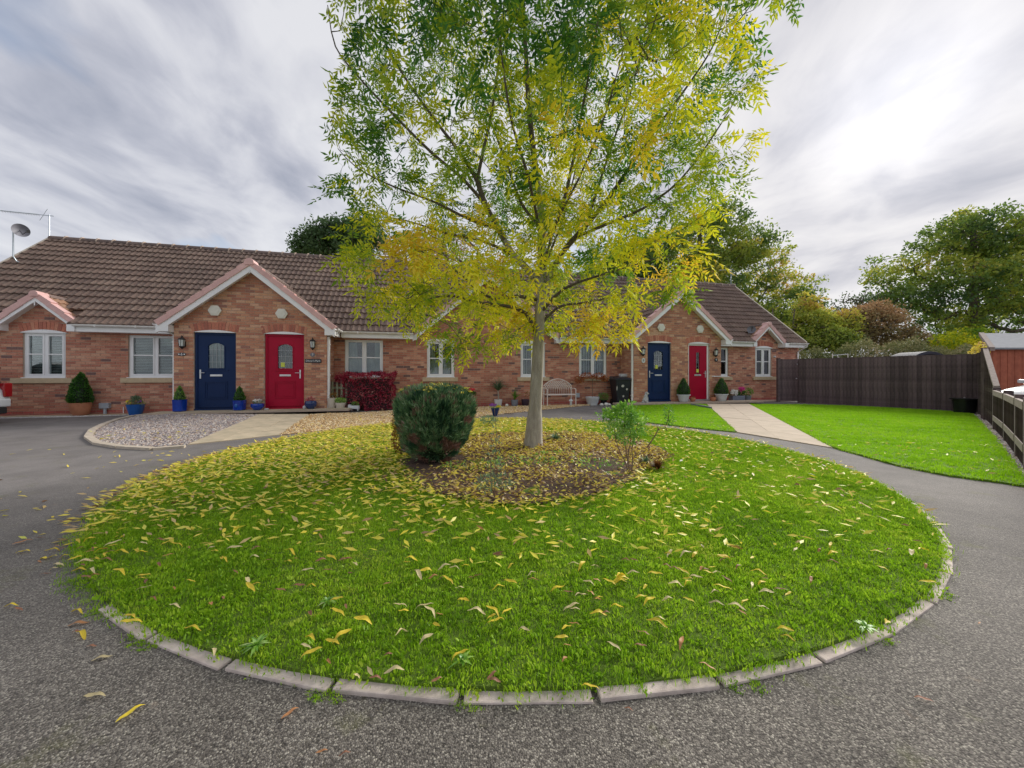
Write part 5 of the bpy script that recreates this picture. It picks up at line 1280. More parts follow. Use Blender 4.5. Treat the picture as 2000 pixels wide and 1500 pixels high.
for kk, nm, lb in ((0, 'lawn_leaves', 'yellow and brown ash leaves strewn over the round lawn'), (1, 'bed_leaves', 'brown and yellow leaf litter covering the bed under the ash'), (2, 'kerb_leaves', 'tan leaves heaped along the left edge of the round lawn'), (3, 'road_leaves', 'scattered yellow leaves on the asphalt round the lawn'), (4, 'gravel_leaves', 'leaves scattered over the gravel beds by the doors'), (5, 'mown_lawn_leaves', 'few yellow leaves on the mown lawns at the right')):
    s_ = K == kk; leafmesh(nm, LP[s_], D[s_], S[s_], ln[s_]*(1.0 if kk != 1 else .62), ln[s_]*(.28 if kk != 1 else .24), tint[s_], m_litter, .3, label=lb, cat='fallen leaves', kind='stuff', curl=-.12)
# twigs on the bed
tw = MB()
for _ in range(60):
    q = bed_leaf()
    if q: aa = random.uniform(0, 3.14); l_ = random.uniform(.06,.2); tw.tube([(q[0]-l_*math.cos(aa), q[1]-l_*math.sin(aa), q[2]), (q[0], q[1], q[2]+.02), (q[0]+l_*math.cos(aa+.3), q[1]+l_*math.sin(aa+.3), q[2]+.005)], .002, 4)
tw.obj('fallen_twigs', m_stem, label='thin dead twigs scattered over the planting bed', cat='twigs', kind='stuff')

# ================================================================= THINGS
def T(x, t, z=0.0): return L(st_of(x, t), t, z)
def mpp(x, t): return (OB.y + SN*st_of(x, t) + CS*t)/FPX
m_terra = plain('terracotta', (.52,.22,.12), (.42,.17,.09), .75, 8, .2)
m_blue = plain('blue_glaze', (.006,.035,.30), (.01,.06,.42), .15, 5, coat=.6)
m_blue2 = plain('mid_blue_glaze', (.02,.13,.45), (.015,.10,.36), .25, 5, coat=.4)
m_navy = plain('navy_glaze', (.012,.03,.12), (.02,.05,.17), .15, 5, coat=.5)
m_cream = plain('cream_glaze', (.66,.60,.52), (.58,.52,.45), .5, 6)
m_whitepot = plain('white_planter', (.70,.72,.74), (.60,.62,.65), .45, 6)
m_greypot = plain('grey_planter', (.25,.28,.34), (.20,.22,.28), .5, 6)
m_compost = plain('compost', (.035,.022,.016), rough=.95, bump=.5)
m_binm = plain('dark_bin_plastic', (.016,.018,.026), (.022,.024,.034), .42, 6)
m_stone = plain('weathered_stone', (.58,.58,.57), (.40,.40,.40), .9, 14, .4)
m_galv = plain('galvanised_steel', (.45,.50,.54), (.35,.40,.44), .35, 12, metal=.6)
m_tub = plain('black_plastic', (.012,.013,.016), rough=.35)
m_sign = plain('slate_sign', (.03,.035,.045), (.05,.055,.065), .5, 20)
m_ivory = plain('ivory_plastic', (.78,.76,.68), (.72,.70,.62), .4, 6)
m_paintgreen = plain('sage_paint', (.42,.46,.34), (.34,.37,.27), .8, 12)
m_rose = plain('red_petal', (.62,.02,.03), (.75,.05,.06), .6, 30); m_mag = plain('magenta_petal', (.62,.02,.20), (.75,.06,.30), .6, 30)
m_wpetal = plain('white_petal', (.82,.80,.76), (.72,.70,.62), .6, 30); m_ypetal = plain('yellow_petal', (.80,.62,.03), rough=.6); m_ppetal = plain('purple_petal', (.26,.06,.36), (.36,.10,.45), .6, 30)
m_pinkpetal = plain('pink_petal', (.62,.30,.26), (.5,.2,.2), .6, 30)
def pot(o, prof, mat, sq=None, name='pot', soil=True, n=24):
    r_top = prof[-1][0]; h = prof[-1][1]; inner = prof + [(r_top*.90, h), (r_top*.86, h*.88)]
    MB().lathe(inner[:-1] + [(inner[-1][0], inner[-1][1])], n, sq=sq).obj(name, mat, o, smooth=True)
    if soil: MB().lathe([(r_top*.85, h*.87), (.001, h*.90)], n, sq=sq).obj('compost', m_compost, o)
def blooms(o, name, c, r, n, size, mat):
    mb = MB()
    for k in range(n):
        d = Vector((random.gauss(0,1), random.gauss(0,1), random.gauss(0,.8))).normalized()*random.uniform(.5,1); p = Vector(c) + Vector((d.x*r[0], d.y*r[1], d.z*r[2]))
        for j in range(5):
            a = j*1.257 + k; q = Vector((math.cos(a), math.sin(a)*.6 - .3, math.sin(a)*.7)).normalized()*size; w_ = Vector((-math.sin(a), .1, math.cos(a)))*size*.4
            mb.add([p, p + q*.7 + w_, p + q, p + q*.7 - w_], [(0,1,2,3)])
    mb.obj(name, mat, o)
def bushlet(o, lobes, n, ln, mat, wd=.5, tm=.5, up=.3):
    Lb = np.array(lobes); idx = rng.integers(0, len(lobes), n); d = unit(rng.normal(size=(n,3))); P_ = Lb[idx, :3] + Lb[idx, 3:6]*d*(rng.uniform(0,1,n)**.35)[:, None]
    l_ = ln*rng.uniform(.6,1.3,n); leafmesh('foliage', P_, unit(d + np.array([0,0,up]) + rng.normal(size=(n,3))*.4), rng.normal(size=(n,3)), l_, l_*wd, np.clip(tm + rng.normal(size=n)*.2, 0, 1), mat, .2, o, kind='stuff')
cone_r = lambda R0: (lambda u: R0*np.interp(u, [0,.06,.2,.5,.8,.95,1], [.80,.95,1,.78,.42,.17,.02]))
# cone bushes in pots
o = empty('potted_box_cone', T(157,-.34,.02), label='box cone clipped in a wide terracotta pot below the leftmost window', cat='potted plant')
pot(o, [(.13,0),(.18,.08),(.205,.22),(.21,.30),(.215,.34)], m_terra)
clipped('x', None, cone_r(.235), .84, 4200, .04, m_box, '', up=.5, tm=.4, parent=o, fine=.6, tv=.4)
for c in o.children:
    if c.name.split('.')[0] in ('dark_core', 'foliage'): c.location.z = .31
for x, R0, hh, lb in ((1335, .225, .62, 'box cone in a white fluted planter left of the right-hand red door'), (1409, .24, .62, 'box cone in a white fluted planter right of the right-hand red door')):
    o = empty('potted_box_cone', T(x,-1.16,.115), label=lb, cat='potted plant'); pot(o, [(.13,0),(.15,.02),(.20,.22),(.235,.235),(.235,.27)], m_whitepot)
    clipped('y', None, cone_r(R0), hh, 2600, .03, m_box, '', up=.5, tm=.45, parent=o, fine=.6, tv=.4)
    for c in o.children:
        if c.name.split('.')[0] in ('dark_core', 'foliage'): c.location.z = .25
o = empty('potted_conifer', T(351,-1.13,SLAB), label='golden dwarf conifer in a cobalt square pot left of the left blue door', cat='potted plant')
pot(o, [(.13,0),(.17,.02),(.18,.28),(.185,.32)], m_blue, 5); clipped('z', None, cone_r(.17), .40, 1500, .035, m_shrub, '', up=1, tm=.45, parent=o, fine=.4)
for c in o.children:
    if c.name.split('.')[0] in ('dark_core', 'foliage'): c.location.z = .28
o.scale = (.70,.70,1)
o = empty('potted_box_ball', T(468,-1.13,SLAB), label='small box bush in a square blue pot right of the left blue door', cat='potted plant')
pot(o, [(.12,0),(.155,.02),(.165,.24),(.17,.28)], m_blue, 5); clipped('z', None, cone_r(.16), .40, 1500, .035, m_box, '', up=.5, tm=.55, parent=o, fine=.6)
for c in o.children:
    if c.name.split('.')[0] in ('dark_core', 'foliage'): c.location.z = .25
o.scale = (.78,.78,1)
MB().lathe([(.05,0),(.05,.008),(.03,.012)], 16).obj('relief_flower', m_blue2, o, loc=(0,-.168,.14), rot=(R(90),0,0))
o = empty('blue_bowl_planter', T(265,-.40,.0), label='mid blue glazed bowl with lavender and yellow pansies under the blinded wing window', cat='potted plant')
pot(o, [(.15,0),(.17,.01),(.22,.16),(.245,.26),(.255,.29)], m_blue2)
bushlet(o, [(.02,0,.40,.15,.13,.12)], 700, .05, m_greygreen, .25, .35, .8); bushlet(o, [(-.2,-.02,.33,.10,.1,.06),(.22,-.02,.33,.09,.1,.06)], 160, .04, m_shrub); blooms(o, 'flowers', (-.2,-.06,.36), (.09,.07,.05), 9, .028, m_ypetal); blooms(o, 'pale_flowers', (.22,-.05,.37), (.08,.06,.05), 6, .024, m_ppetal)
o.scale = (.78,.78,1)
o = empty('blue_bowl_planter', T(503,-1.16,SLAB), label='cobalt footed bowl with pale flowers between the left blue and red doors', cat='potted plant')
pot(o, [(.08,0),(.10,.01),(.17,.08),(.185,.14),(.175,.18)], m_blue); bushlet(o, [(0,0,.22,.15,.14,.05)], 260, .03, m_greygreen); blooms(o, 'flowers', (0,-.02,.26), (.14,.12,.05), 34, .022, m_wpetal)
o.scale = (.88,.88,1)
o = empty('glossy_blue_pot', T(607,-1.10,SLAB), label='glossy navy round pot with red tinged succulent right of the left red door', cat='potted plant')
pot(o, [(.07,0),(.09,.01),(.155,.10),(.16,.17),(.14,.23)], m_navy); bushlet(o, [(0,0,.27,.10,.1,.06)], 120, .06, m_purple, .3, .8, .8)
def rock(name, loc, sc, mat, label, cat='stone', parent=None):
    bm = bmesh.new(); bmesh.ops.create_icosphere(bm, subdivisions=2, radius=1)
    for v in bm.verts: v.co *= 1 + .28*mnoise.noise(v.co*1.4 + Vector(loc)); v.co = Vector((v.co.x*sc[0], v.co.y*sc[1], v.co.z*sc[2] + sc[2]*.7))
    me = bpy.data.meshes.new(name); bm.to_mesh(me); bm.free(); me.materials.append(mat); return link(name, me, parent, loc, label=label, cat=cat)
rock('door_stone', T(521,-1.18,SLAB), (.06,.05,.03), m_stone, 'small pale stone on the paving between blue bowl and left red door')
rock('pebble_figure', T(595,-1.16,SLAB), (.05,.045,.06), m_stone, 'small grey green stone ornament at the right foot of the left red door')
# picket screen, purple hedge, cream pots
o = empty('picket_screen', T(668,-.45,.0), PHI, label='sage painted picket screen between the white downpipe and the purple hedge', cat='fence')
for k in range(7): MB().prism([(-.4+k*.13-.028,.04),(-.4+k*.13+.028,.04),(-.4+k*.13+.028,.86),(-.4+k*.13,.91),(-.4+k*.13-.028,.86)], -.01, .01).obj('picket', m_paintgreen, o)
for z in (.25, .68): MB().box(-.46,.44,.011,.035,z,z+.05).obj('rail', m_paintgreen, o)
o = empty('purple_hedge', T(722,-.50,.0), PHI, label='dense purple red leaved hedge in front of the curtained window', cat='hedge')
def hz_(n, hw, hd, hh):
    P_ = np.stack([rng.uniform(-hw,hw,n), rng.uniform(-hd,hd,n), rng.uniform(.02,hh,n)], 1); f = rng.integers(0,3,n)
    P_[f==0,1] = -hd; P_[f==1,2] = hh*rng.uniform(.97,1.03,(f==1).sum()); s_ = (f==2)&(rng.random(n)<.6); P_[s_,0] = np.sign(P_[s_,0])*hw
    P_ += nz(P_, 4)[:,None]*.10*np.array([1,1,1]); P_[:,0] *= (1 - .05*(P_[:,2]/hh < .2)); return P_
P_ = hz_(7500, .73, .26, 1.12); P_ = P_[~((P_[:,0] < -.45) & (P_[:,2] < .85) & (rng.random(len(P_)) < .5))]; m = len(P_)
leafmesh('foliage', P_, unit(rng.normal(size=(m,3)) + np.array([0,-.5,.3])), rng.normal(size=(m,3)), rng.uniform(.03,.065,m), rng.uniform(.022,.04,m), np.clip(.42 + nz(P_,5)*.5 + rng.normal(size=m)*.2, 0, 1), m_purple, .2, o, kind='stuff')
MB().box(-.62,.62,-.16,.16,.05,.98).obj('dark_core', plain('hedge_inner', (.03,.008,.010)), o)  # dark box core painted as the shade inside the hedge
k = 700; P_ = np.stack([rng.uniform(-.98,-.6,k), rng.uniform(-.1,.1,k), 1.0 + rng.normal(size=k)*.06], 1); leafmesh('trained_shoots', P_, rng.normal(size=(k,3)), rng.normal(size=(k,3)), .05, .03, np.clip(.5 + rng.normal(size=k)*.2, 0, 1), m_purple, .2, o, kind='stuff')
o = empty('tall_cream_pot', T(648,-.85,.06), label='tall cream pot at the foot of the white downpipe', cat='potted plant'); pot(o, [(.09,0),(.10,.01),(.125,.30),(.135,.36)], m_cream, name='pot'); bushlet(o, [(.04,0,.42,.10,.08,.06)], 60, .06, m_brownleaf, .4, .7)
o = empty('cream_pot', T(665,-.88,.05), label='squat cream pot of pale green leaves before the picket screen', cat='potted plant'); pot(o, [(.09,0),(.10,.01),(.14,.18),(.15,.23)], m_cream); bushlet(o, [(0,0,.29,.17,.13,.07)], 420, .045, m_shrub, .55, .75)
o = empty('cow_shaped_planter', T(693,-.98,.04), label='small white animal shaped planter on the gravel before the purple hedge', cat='planter')
mb = MB().box(-.12,.12,-.06,.06,.05,.15).box(-.11,-.08,-.05,-.02,0,.05).box(.08,.11,-.05,-.02,0,.05).box(-.11,-.08,.02,.05,0,.05).box(.08,.11,.02,.05,0,.05); mb.obj('body', m_whitepot, o, bevel=.012)
MB().box(-.19,-.11,-.04,.04,.08,.18).obj('head', m_whitepot, o, bevel=.015); MB().box(-.205,-.19,-.025,.025,.085,.12).obj('muzzle', m_black, o); bushlet(o, [(.01,0,.20,.10,.06,.05)], 90, .04, m_shrub, .5, .4)
# middle wall: geranium, cordyline, pots, bench
o = empty('potted_geranium', T(917,-.30,.0), label='red geranium in a tapered white pot on a stand behind the conifer', cat='potted plant'); pot(o, [(.10,0),(.11,.02),(.16,.30),(.175,.36)], m_whitepot)
bushlet(o, [(0,0,.46,.20,.15,.09)], 420, .05, m_box, .7, .4); blooms(o, 'red_flowers', (0,-.04,.60), (.20,.12,.06), 60, .034, m_rose)
o = empty('potted_cordyline', T(973,-.30,.0), label='spiky cordyline on a thin trunk in a square white pot', cat='potted plant'); pot(o, [(.10,0),(.11,.01),(.135,.22),(.14,.25)], m_whitepot, 5)
MB().tube([(0,0,.22),(.01,0,.4),(-.01,0,.56)], .022, 8).obj('trunk', plain('pale_bark', (.45,.40,.34), rough=.9), o)
c = tussock('c', None, 130, .60, .020, m_greygreen, '', 1.5, parent=o, tm=.15); [setattr(q, 'location', (0,0,.55)) for q in o.children if q.name.startswith('leaves')]
o = empty('potted_yucca', T(1005,-.30,.0), label='small yellow tipped yucca in a slate grey pot right of the cordyline', cat='potted plant'); pot(o, [(.09,0),(.10,.01),(.125,.20),(.13,.23)], m_greypot)
tussock('c', None, 34, .42, .034, m_shrub, '', .9, parent=o, tm=.35); [setattr(q, 'location', (0,0,.22)) for q in o.children if q.name.startswith('leaves')]
o = empty('dark_pot', T(1026,-.28,.0), label='dark ribbed pot with withered plant just left of the ash trunk', cat='potted plant'); pot(o, [(.10,0),(.12,.02),(.14,.20),(.145,.24)], plain('dark_glaze', (.05,.035,.06), rough=.3)); bushlet(o, [(.08,0,.40,.10,.08,.10)], 80, .05, m_brownleaf, .5, .6)
p = gp(967, 812, .005); o = empty('pansy_pot', p, label='navy pot of purple and yellow flowers at the gravel edge before the cordyline', cat='potted plant')
pot(o, [(.05,0),(.06,.01),(.11,.17),(.12,.21)], m_navy); bushlet(o, [(0,0,.24,.13,.11,.04)], 160, .035, m_shrub); blooms(o, 'purple_flowers', (-.05,-.03,.29), (.10,.08,.04), 40, .026, m_ppetal); blooms(o, 'yellow_flowers', (.09,-.04,.25), (.06,.06,.03), 20, .022, m_ypetal)
MB().ball((0,0,.055), .055, 14, 10).obj('globe_lamp', m_ivory, smooth=True, loc=T(990,-.42,.0), label='white globe garden light on the gravel right of the cordyline', cat='garden light')
MB().tube([(0,0,.01),(.16,-.10,.012),(.26,-.16,.01)], .008, 5).obj('dropped_stick', m_stem, loc=gp(985,808,.01), label='thin stick lying on the gravel beside the navy pansy pot', cat='stick')
# bench with gothic lattice back
o = empty('garden_bench', T(1093,-.46,.0), PHI, label='cream wrought iron bench with arched gothic lattice back', cat='bench')
m_bench = plain('cream_iron', (.80,.72,.66), (.72,.63,.57), .6, 20); hw = .53
for sx in (-1, 1):
    for sy, top in ((-.2, .60), (.2, .68)): MB().tube([(sx*hw, sy*1.05, 0), (sx*hw, sy, .40), (sx*hw, sy, top if sy > 0 else .60)], .018, 6).obj('leg', m_bench, o)
    MB().tube([(sx*hw,.2,.60),(sx*hw,-.05,.62),(sx*hw,-.2,.60)], .018, 6).obj('armrest', m_bench, o)
sb_ = MB().tube([(-hw,-.2,.40),(hw,-.2,.40)], .018, 6).tube([(-hw,.2,.40),(hw,.2,.40)], .018, 6)
for k in range(17): x = -hw + 2*hw*k/16; sb_.tube([(x,-.2,.405),(x,.2,.405)], .010, 4)
sb_.obj('seat', m_bench, o)
bk = MB(); topz = lambda x: .70 + .25*math.cos(x/hw*math.pi/2)**.8
bk.tube([(-hw + 2*hw*k/24, .2, topz(-hw + 2*hw*k/24*.9999)) for k in range(25)], .018, 6)
for k in range(-7, 8):
    x0 = k*hw/7.5
    for sgn in (-1, 1):
        pts_ = []
        for j in range(8):
            u = j/7; x = x0 + sgn*.30*max(0, u-.35)**1.3*1.6; z = .42 + u*.55
            if abs(x) < hw and z < topz(x) - .005: pts_.append((x, .2, z))
        if len(pts_) > 1: bk.tube(pts_, .012, 5)
bk.obj('backrest', m_bench, o)
o = empty('solar_lantern', T(1115,-.60,.0), label='small white lantern under the right end of the bench', cat='lantern'); MB().lathe([(.05,0),(.05,.02)], 12).obj('base', m_galv, o); MB().lathe([(.04,.02),(.04,.17)], 12).obj('lens', m_lampglass, o); MB().lathe([(.075,.17),(.07,.20),(.02,.25)], 12).obj('cap', m_whitepot, o)
def wallbox(x, y, t, w, h, d, mat, name, label, cat, pipe_to=None):
    s, z = sz(x, y, t); o = empty(name, L(s, t, z), PHI, label=label, cat=cat); MB().box(-w/2, w/2, -d, 0, -h/2, h/2).obj('cover', mat, o, bevel=.008)
    MB().box(-w/2+.02, w/2-.02, -d-.006, -d+.001, -h/2+.02, h/2-.02).obj('lid', mat, o, bevel=.003)
    if pipe_to is not None: MB().tube([(0,-d*.5,-h/2), (0,-d*.5,-z+pipe_to)], .035, 8).obj('conduit', mat, o)
    return o
wallbox(1127, 772, -.014, .16, .16, .07, m_grey_box, 'socket_box', 'pale grey outdoor socket box on the brick wall right of the bench', 'socket box')
wallbox(208, 792, -.014, .22, .15, .10, m_grey_box, 'meter_box', 'blue grey utility box with spout low on the wall between terracotta pot and blue bowl', 'utility box', .02)
MB().tube([(0,0,0),(0,0,.20)], .012, 6).obj('capped_pipe', m_white, loc=T(241,-.04,.0), label='thin white capped pipe standing at the wall left of the blue bowl', cat='pipe')
m_acer = leaf_mat('russet_leaf', [(0, (.25,.05,.03)), (.5, (.48,.15,.06)), (1, (.62,.32,.12))], .35)
# standard tree in striped planter, stones, bins
o = empty('standard_acer', T(1157,-.42,.0), label='russet leaved standard tree in a white hooped planter before the vertical blinds', cat='potted plant')
pot(o, [(.17,0),(.175,.02),(.20,.10),(.205,.10),(.215,.11),(.225,.20),(.235,.21),(.25,.28),(.255,.30)], m_whitepot, name='planter')
MB().tube([(0,0,.26),(.005,0,.6),(0,0,.95)], .010, 6).tube([(0,0,.90),(-.2,0,1.02),(-.42,.05,.98)], .005, 5).tube([(0,0,.92),(.2,0,1.04),(.38,.0,.98)], .005, 5).obj('trunk', m_stem, o)
bushlet(o, [(-.2,0,1.06,.30,.16,.10),(.22,0,1.05,.26,.16,.10),(-.48,0,.93,.18,.1,.12),(.45,0,.97,.14,.1,.09)], 1500, .055, m_acer, .5, .55, -.3)
o = empty('green_pot_plant', T(1179,-.42,.0), label='low green shrub between the hooped planter and the wheelie bin', cat='potted plant'); pot(o, [(.09,0),(.12,.16),(.125,.18)], m_tub); bushlet(o, [(0,0,.28,.19,.15,.15)], 420, .05, m_shrub, .35, .3)
for k, (x, s_) in enumerate(((1175,.07),(1184,.085),(1190,.06))): rock('white_rock', T(x,-.72,.0), (s_, s_*.8, s_*.75), m_wpetal, ('smaller white rock at the foot of the green shrub', 'largest of the white rocks before the green shrub', 'white rock touching the wheelie bin')[k], 'rock')
def bin_(name, loc, rz, label, stickers):
    o = empty(name, loc, rz, label=label, cat='wheelie bin'); V = []
    for z, w, d in ((.06,.20,.22),(.93,.28,.33)): V += [(-w,-d,z),(w,-d,z),(w,d,z),(-w,d,z)]
    mb = MB().add(V, [(0,3,2,1),(0,1,5,4),(1,2,6,5),(2,3,7,6),(3,0,4,7),(4,5,6,7)]); mb.obj('body', m_binm, o, bevel=.02)
    MB().box(-.295,.295,-.35,.35,.90,.94).obj('rim', m_binm, o, bevel=.012)
    V = [(-.30,-.37,.945),(.30,-.37,.945),(.30,.34,.965),(-.30,.34,.965),(-.27,-.33,.985),(.27,-.33,.985),(.27,.32,1.05),(-.27,.32,1.05)]
    MB().add(V, [(0,3,2,1),(4,5,6,7),(0,1,5,4),(1,2,6,5),(2,3,7,6),(3,0,4,7)]).obj('lid', m_binm, o, bevel=.015)
    MB().tube([(-.26,.40,.97),(.26,.40,.97)], .016, 8).obj('handle', m_binm, o)
    for sx in (-1, 1): MB().lathe([(.09,-.025),(.10,-.02),(.10,.02),(.09,.025)], 18).obj('wheel', m_black, o, loc=(sx*.22,.27,.10), rot=(0,R(90),0))
    for (x, z, sx_, sz_) in stickers:
        mb = MB()
        for j in range(6): a = j*1.047; mb.add([(x,-.2205-.1265*(z-.06)-.004,z), (x+sx_*math.cos(a), -.2205-.1265*(z+sz_*math.sin(a)-.06)-.004, z+sz_*math.sin(a)), (x+sx_*math.cos(a+.7), -.2205-.1265*(z+sz_*math.sin(a+.7)-.06)-.004, z+sz_*math.sin(a+.7))], [(0,1,2)])
        mb.obj('sticker', m_wpetal, o)
    return o
bin_('wheelie_bin', T(1211,-.55,.0), PHI - R(8), 'black wheelie bin with white flower stickers by the right-hand downpipe', [(-.02,.70,.055,.05),(.14,.58,.035,.04),(.02,.33,.035,.04),(-.235,.62,.018,.09)])
bin_('wheelie_bin', T(1222,-.30,.0) + Vector((.25,.12,0)), PHI - R(2), 'second black wheelie bin standing half hidden behind the stickered one', [])
MB().box(-.13,.13,-.09,.09,0,.11).obj('white_box', m_whitepot, bevel=.02, loc=T(1217,-.40,1.03), rot=(0,0,PHI), label='white plastic box lying on the lid of the rear wheelie bin', cat='box')
# dog statue: one remeshed body
o = empty('dog_statue', T(1261,-1.16,.115), PHI + R(8), label='pale stone sitting dog statue beside the right-hand blue door', cat='statue')
mb = MB().ball((-.02,0,.10), (.10,.075,.10)).ball((.0,0,.19), (.075,.062,.11)).ball((.03,0,.27), (.05,.048,.07)).ball((.055,0,.33), (.058,.05,.052)).ball((.11,0,.315), (.045,.030,.028)).ball((.02,.045,.32), (.022,.014,.045)).ball((.02,-.045,.32), (.022,.014,.045)).ball((.065,.035,.10), (.022,.022,.11)).ball((.065,-.035,.10), (.022,.022,.11)).ball((.085,.035,.015), (.04,.024,.018)).ball((.085,-.035,.015), (.04,.024,.018)).ball((-.03,.07,.07), (.06,.03,.065)).ball((-.03,-.07,.07), (.06,.03,.065)).ball((.03,.08,.015), (.05,.022,.018)).ball((.03,-.08,.015), (.05,.022,.018)).ball((-.13,0,.03), (.06,.02,.02))
b_ = mb.obj('body', m_stone, o, smooth=True); rm = b_.modifiers.new('r', 'REMESH'); rm.mode = 'VOXEL'; rm.voxel_size = .009; rm.use_smooth_shade = True
MB().box(-.17,.14,-.10,.10,-.02,.004).obj('base', m_stone, o, bevel=.004)
# flowers by the right wing
for x, lb in ((1353, 'left of the two small terracotta pots by the right-hand red door'), (1393, 'right of the two small terracotta pots by the right-hand red door')):
    o = empty('terracotta_pot', T(x,-1.18,.115), label=lb, cat='potted plant'); pot(o, [(.06,0),(.09,.05),(.10,.10),(.085,.15)], m_terra, n=16); bushlet(o, [(0,0,.17,.07,.06,.03)], 40, .03, m_brownleaf)
o = empty('flower_trough', T(1439,-.50,.02), PHI, label='slate trough of white and magenta flowers under the narrow curtained window', cat='potted plant')
MB().box(-.30,.30,-.11,.11,0,.24).obj('trough', m_greypot, o, bevel=.012); bushlet(o, [(-.1,0,.30,.32,.12,.10),(.2,0,.34,.16,.12,.12)], 520, .05, m_box, .6, .45)
blooms(o, 'white_flowers', (-.22,-.10,.38), (.17,.05,.14), 40, .042, m_wpetal); blooms(o, 'magenta_flowers', (.14,-.09,.50), (.16,.06,.09), 46, .038, m_mag); bushlet(o, [(-.38,0,.30,.10,.08,.14)], 120, .04, m_brownleaf, .5, .8)
o = empty('galvanised_bucket', T(1461,-.55,.02), label='galvanised bucket with a leafy green plant beside the slate trough', cat='potted plant'); pot(o, [(.09,0),(.095,.01),(.12,.22),(.125,.24)], m_galv); bushlet(o, [(.03,0,.38,.15,.12,.16)], 260, .055, m_shrub, .6, .45)
p1, p2 = gp(1352,791.5,.065), gp(1387,798.5,.06)
MB().box(p1.x, p2.x, p2.y, p1.y, .06, .125).obj('drain_cover', plain('drain_cover_grey', (.24,.27,.28), (.17,.19,.20), .7, 8, .3), bevel=.01, label='grey rectangular drain cover set in the small lawn', cat='drain cover')
# lanterns, plaques, alarm boxes, rail
def lantern(x, y, label):
    s, z = sz(x, y, GT-.10); o = empty('wall_lantern', L(s, GT-.013, z), PHI, label=label, cat='wall lantern')
    d = -.11
    MB().box(-.035,.035,-.018,0,-.10,.05).tube([(0,-.01,-.08),(0,-.06,-.15),(0,d,-.155)], .010, 6).tube([(0,-.01,.03),(0,-.05,.17),(0,d,.20)], .008, 6).obj('bracket', m_black, o)
    MB().lathe([(.052,-.085),(.068,.085)], 6, c=(0,d,0)).obj('glass', m_lampglass, o)
    MB().lathe([(.085,.085),(.082,.10),(.055,.135),(.018,.155),(.014,.185),(.003,.20)], 6, c=(0,d,0)).obj('cap', m_black, o)
    MB().lathe([(.004,-.165),(.015,-.15),(.045,-.115),(.066,-.095),(.062,-.085)], 6, c=(0,d,0)).obj('base', m_black, o)
    mb = MB()
    for k in range(6): a = 2*math.pi*(k+.5)/6; mb.tube([(.054*math.cos(a), d+.054*math.sin(a), -.085), (.070*math.cos(a), d+.070*math.sin(a), .085)], .006, 4)
    mb.obj('cage', m_black, o); return o
lantern(356, 670, 'black wall lantern left of the left blue door'); lantern(611, 673, 'black wall lantern right of the left red door')
lantern(1256, 687, 'black wall lantern left of the right-hand blue door'); lantern(1398, 689, 'black wall lantern right of the right-hand red door')
def text_mesh(s, size, mat):
    cu = bpy.data.curves.new('lettering', 'FONT'); cu.body = s; cu.size = size; cu.align_x = 'CENTER'; cu.align_y = 'CENTER'; cu.extrude = .0015
    ob = bpy.data.objects.new('t', cu); COL.objects.link(ob); dg = bpy.context.evaluated_depsgraph_get(); me = bpy.data.meshes.new_from_object(ob.evaluated_get(dg)); bpy.data.objects.remove(ob); me.name = 'lettering'; me.materials.clear(); me.materials.append(mat); return me
def plaque(x, y, w, h, txt, size, label, mat=None, tmat=None, oval=False, extra=None):
    s, z = sz(x, y, GT); o = empty('house_plaque', L(s, GT-.013, z), PHI, label=label, cat='sign')
    if oval: MB().prism([(w/2*math.cos(a*.314), h/2*math.sin(a*.314)) for a in range(20)], -.014, 0).obj('plate', mat or m_sign, o)
    else: MB().box(-w/2, w/2, -.014, 0, -h/2, h/2).obj('plate', mat or m_sign, o, bevel=.004)
    link('lettering', text_mesh(txt, size, tmat or m_white), o, (0,-.0165,0), (R(90),0,0))
    if extra: extra(o)
    return o
def dots(o):
    for sx in (-1, 1): MB().lathe([(.018,-.002),(.018,.002)], 10).obj('emblem', m_white, o, loc=(sx*.062,-.015,0), rot=(R(90),0,0))
plaque(356, 692, .20, .085, '6', .10, 'small dark oval number plaque under the lantern left of the left blue door', oval=True, extra=dots)
plaque(611, 693, .13, .12, '7', .09, 'small grey number plate between lantern and name sign', plain('grey_plate', (.20,.20,.24), rough=.5), oval=True)
plaque(612, 705, .44, .11, "Oliver's Park", .075, 'dark house name sign with white lettering right of the left red door')
plaque(1256, 704, .15, .19, '8', .11, 'white oval number plaque under the lantern left of the right-hand blue door', m_whitepot, m_black, oval=True)
plaque(1398, 703, .15, .15, '9', .11, 'round black number plaque under the lantern right of the right-hand red door', m_black, m_white, oval=True)
for x, y, t, lb in ((421,607,GT,'cream hexagonal alarm box above the left blue door'),(551,613,GT,'cream hexagonal alarm box above the left red door'),(1290,640,GT,'cream alarm box above the right-hand blue door'),(1366,643,GT,'cream alarm box above the right-hand red door')):
    s, z = sz(x, y, t); o = empty('alarm_box', L(s, t-.013, z), PHI, label=lb, cat='alarm box')
    rr = .165; pl = [(rr*math.cos(R(60*k)), rr*.98*math.sin(R(60*k))) for k in range(6)]
    MB().prism(pl, -.05, 0).obj('housing', m_ivory, o, bevel=.015); MB().prism([(x_*.72, z_*.72) for x_, z_ in pl], -.062, -.049).obj('cover', m_ivory, o, bevel=.008)
s, z = sz(1396, 735, GT); MB().tube([(-.13,0,0),(-.13,-.07,0),(.22,-.07,0),(.22,0,0)], .018, 8).obj('grab_rail', m_white, smooth=True, loc=L(s, GT-.01, z), rot=(0,0,PHI), label='short white grab rail on the wall right of the right-hand red door', cat='grab rail')
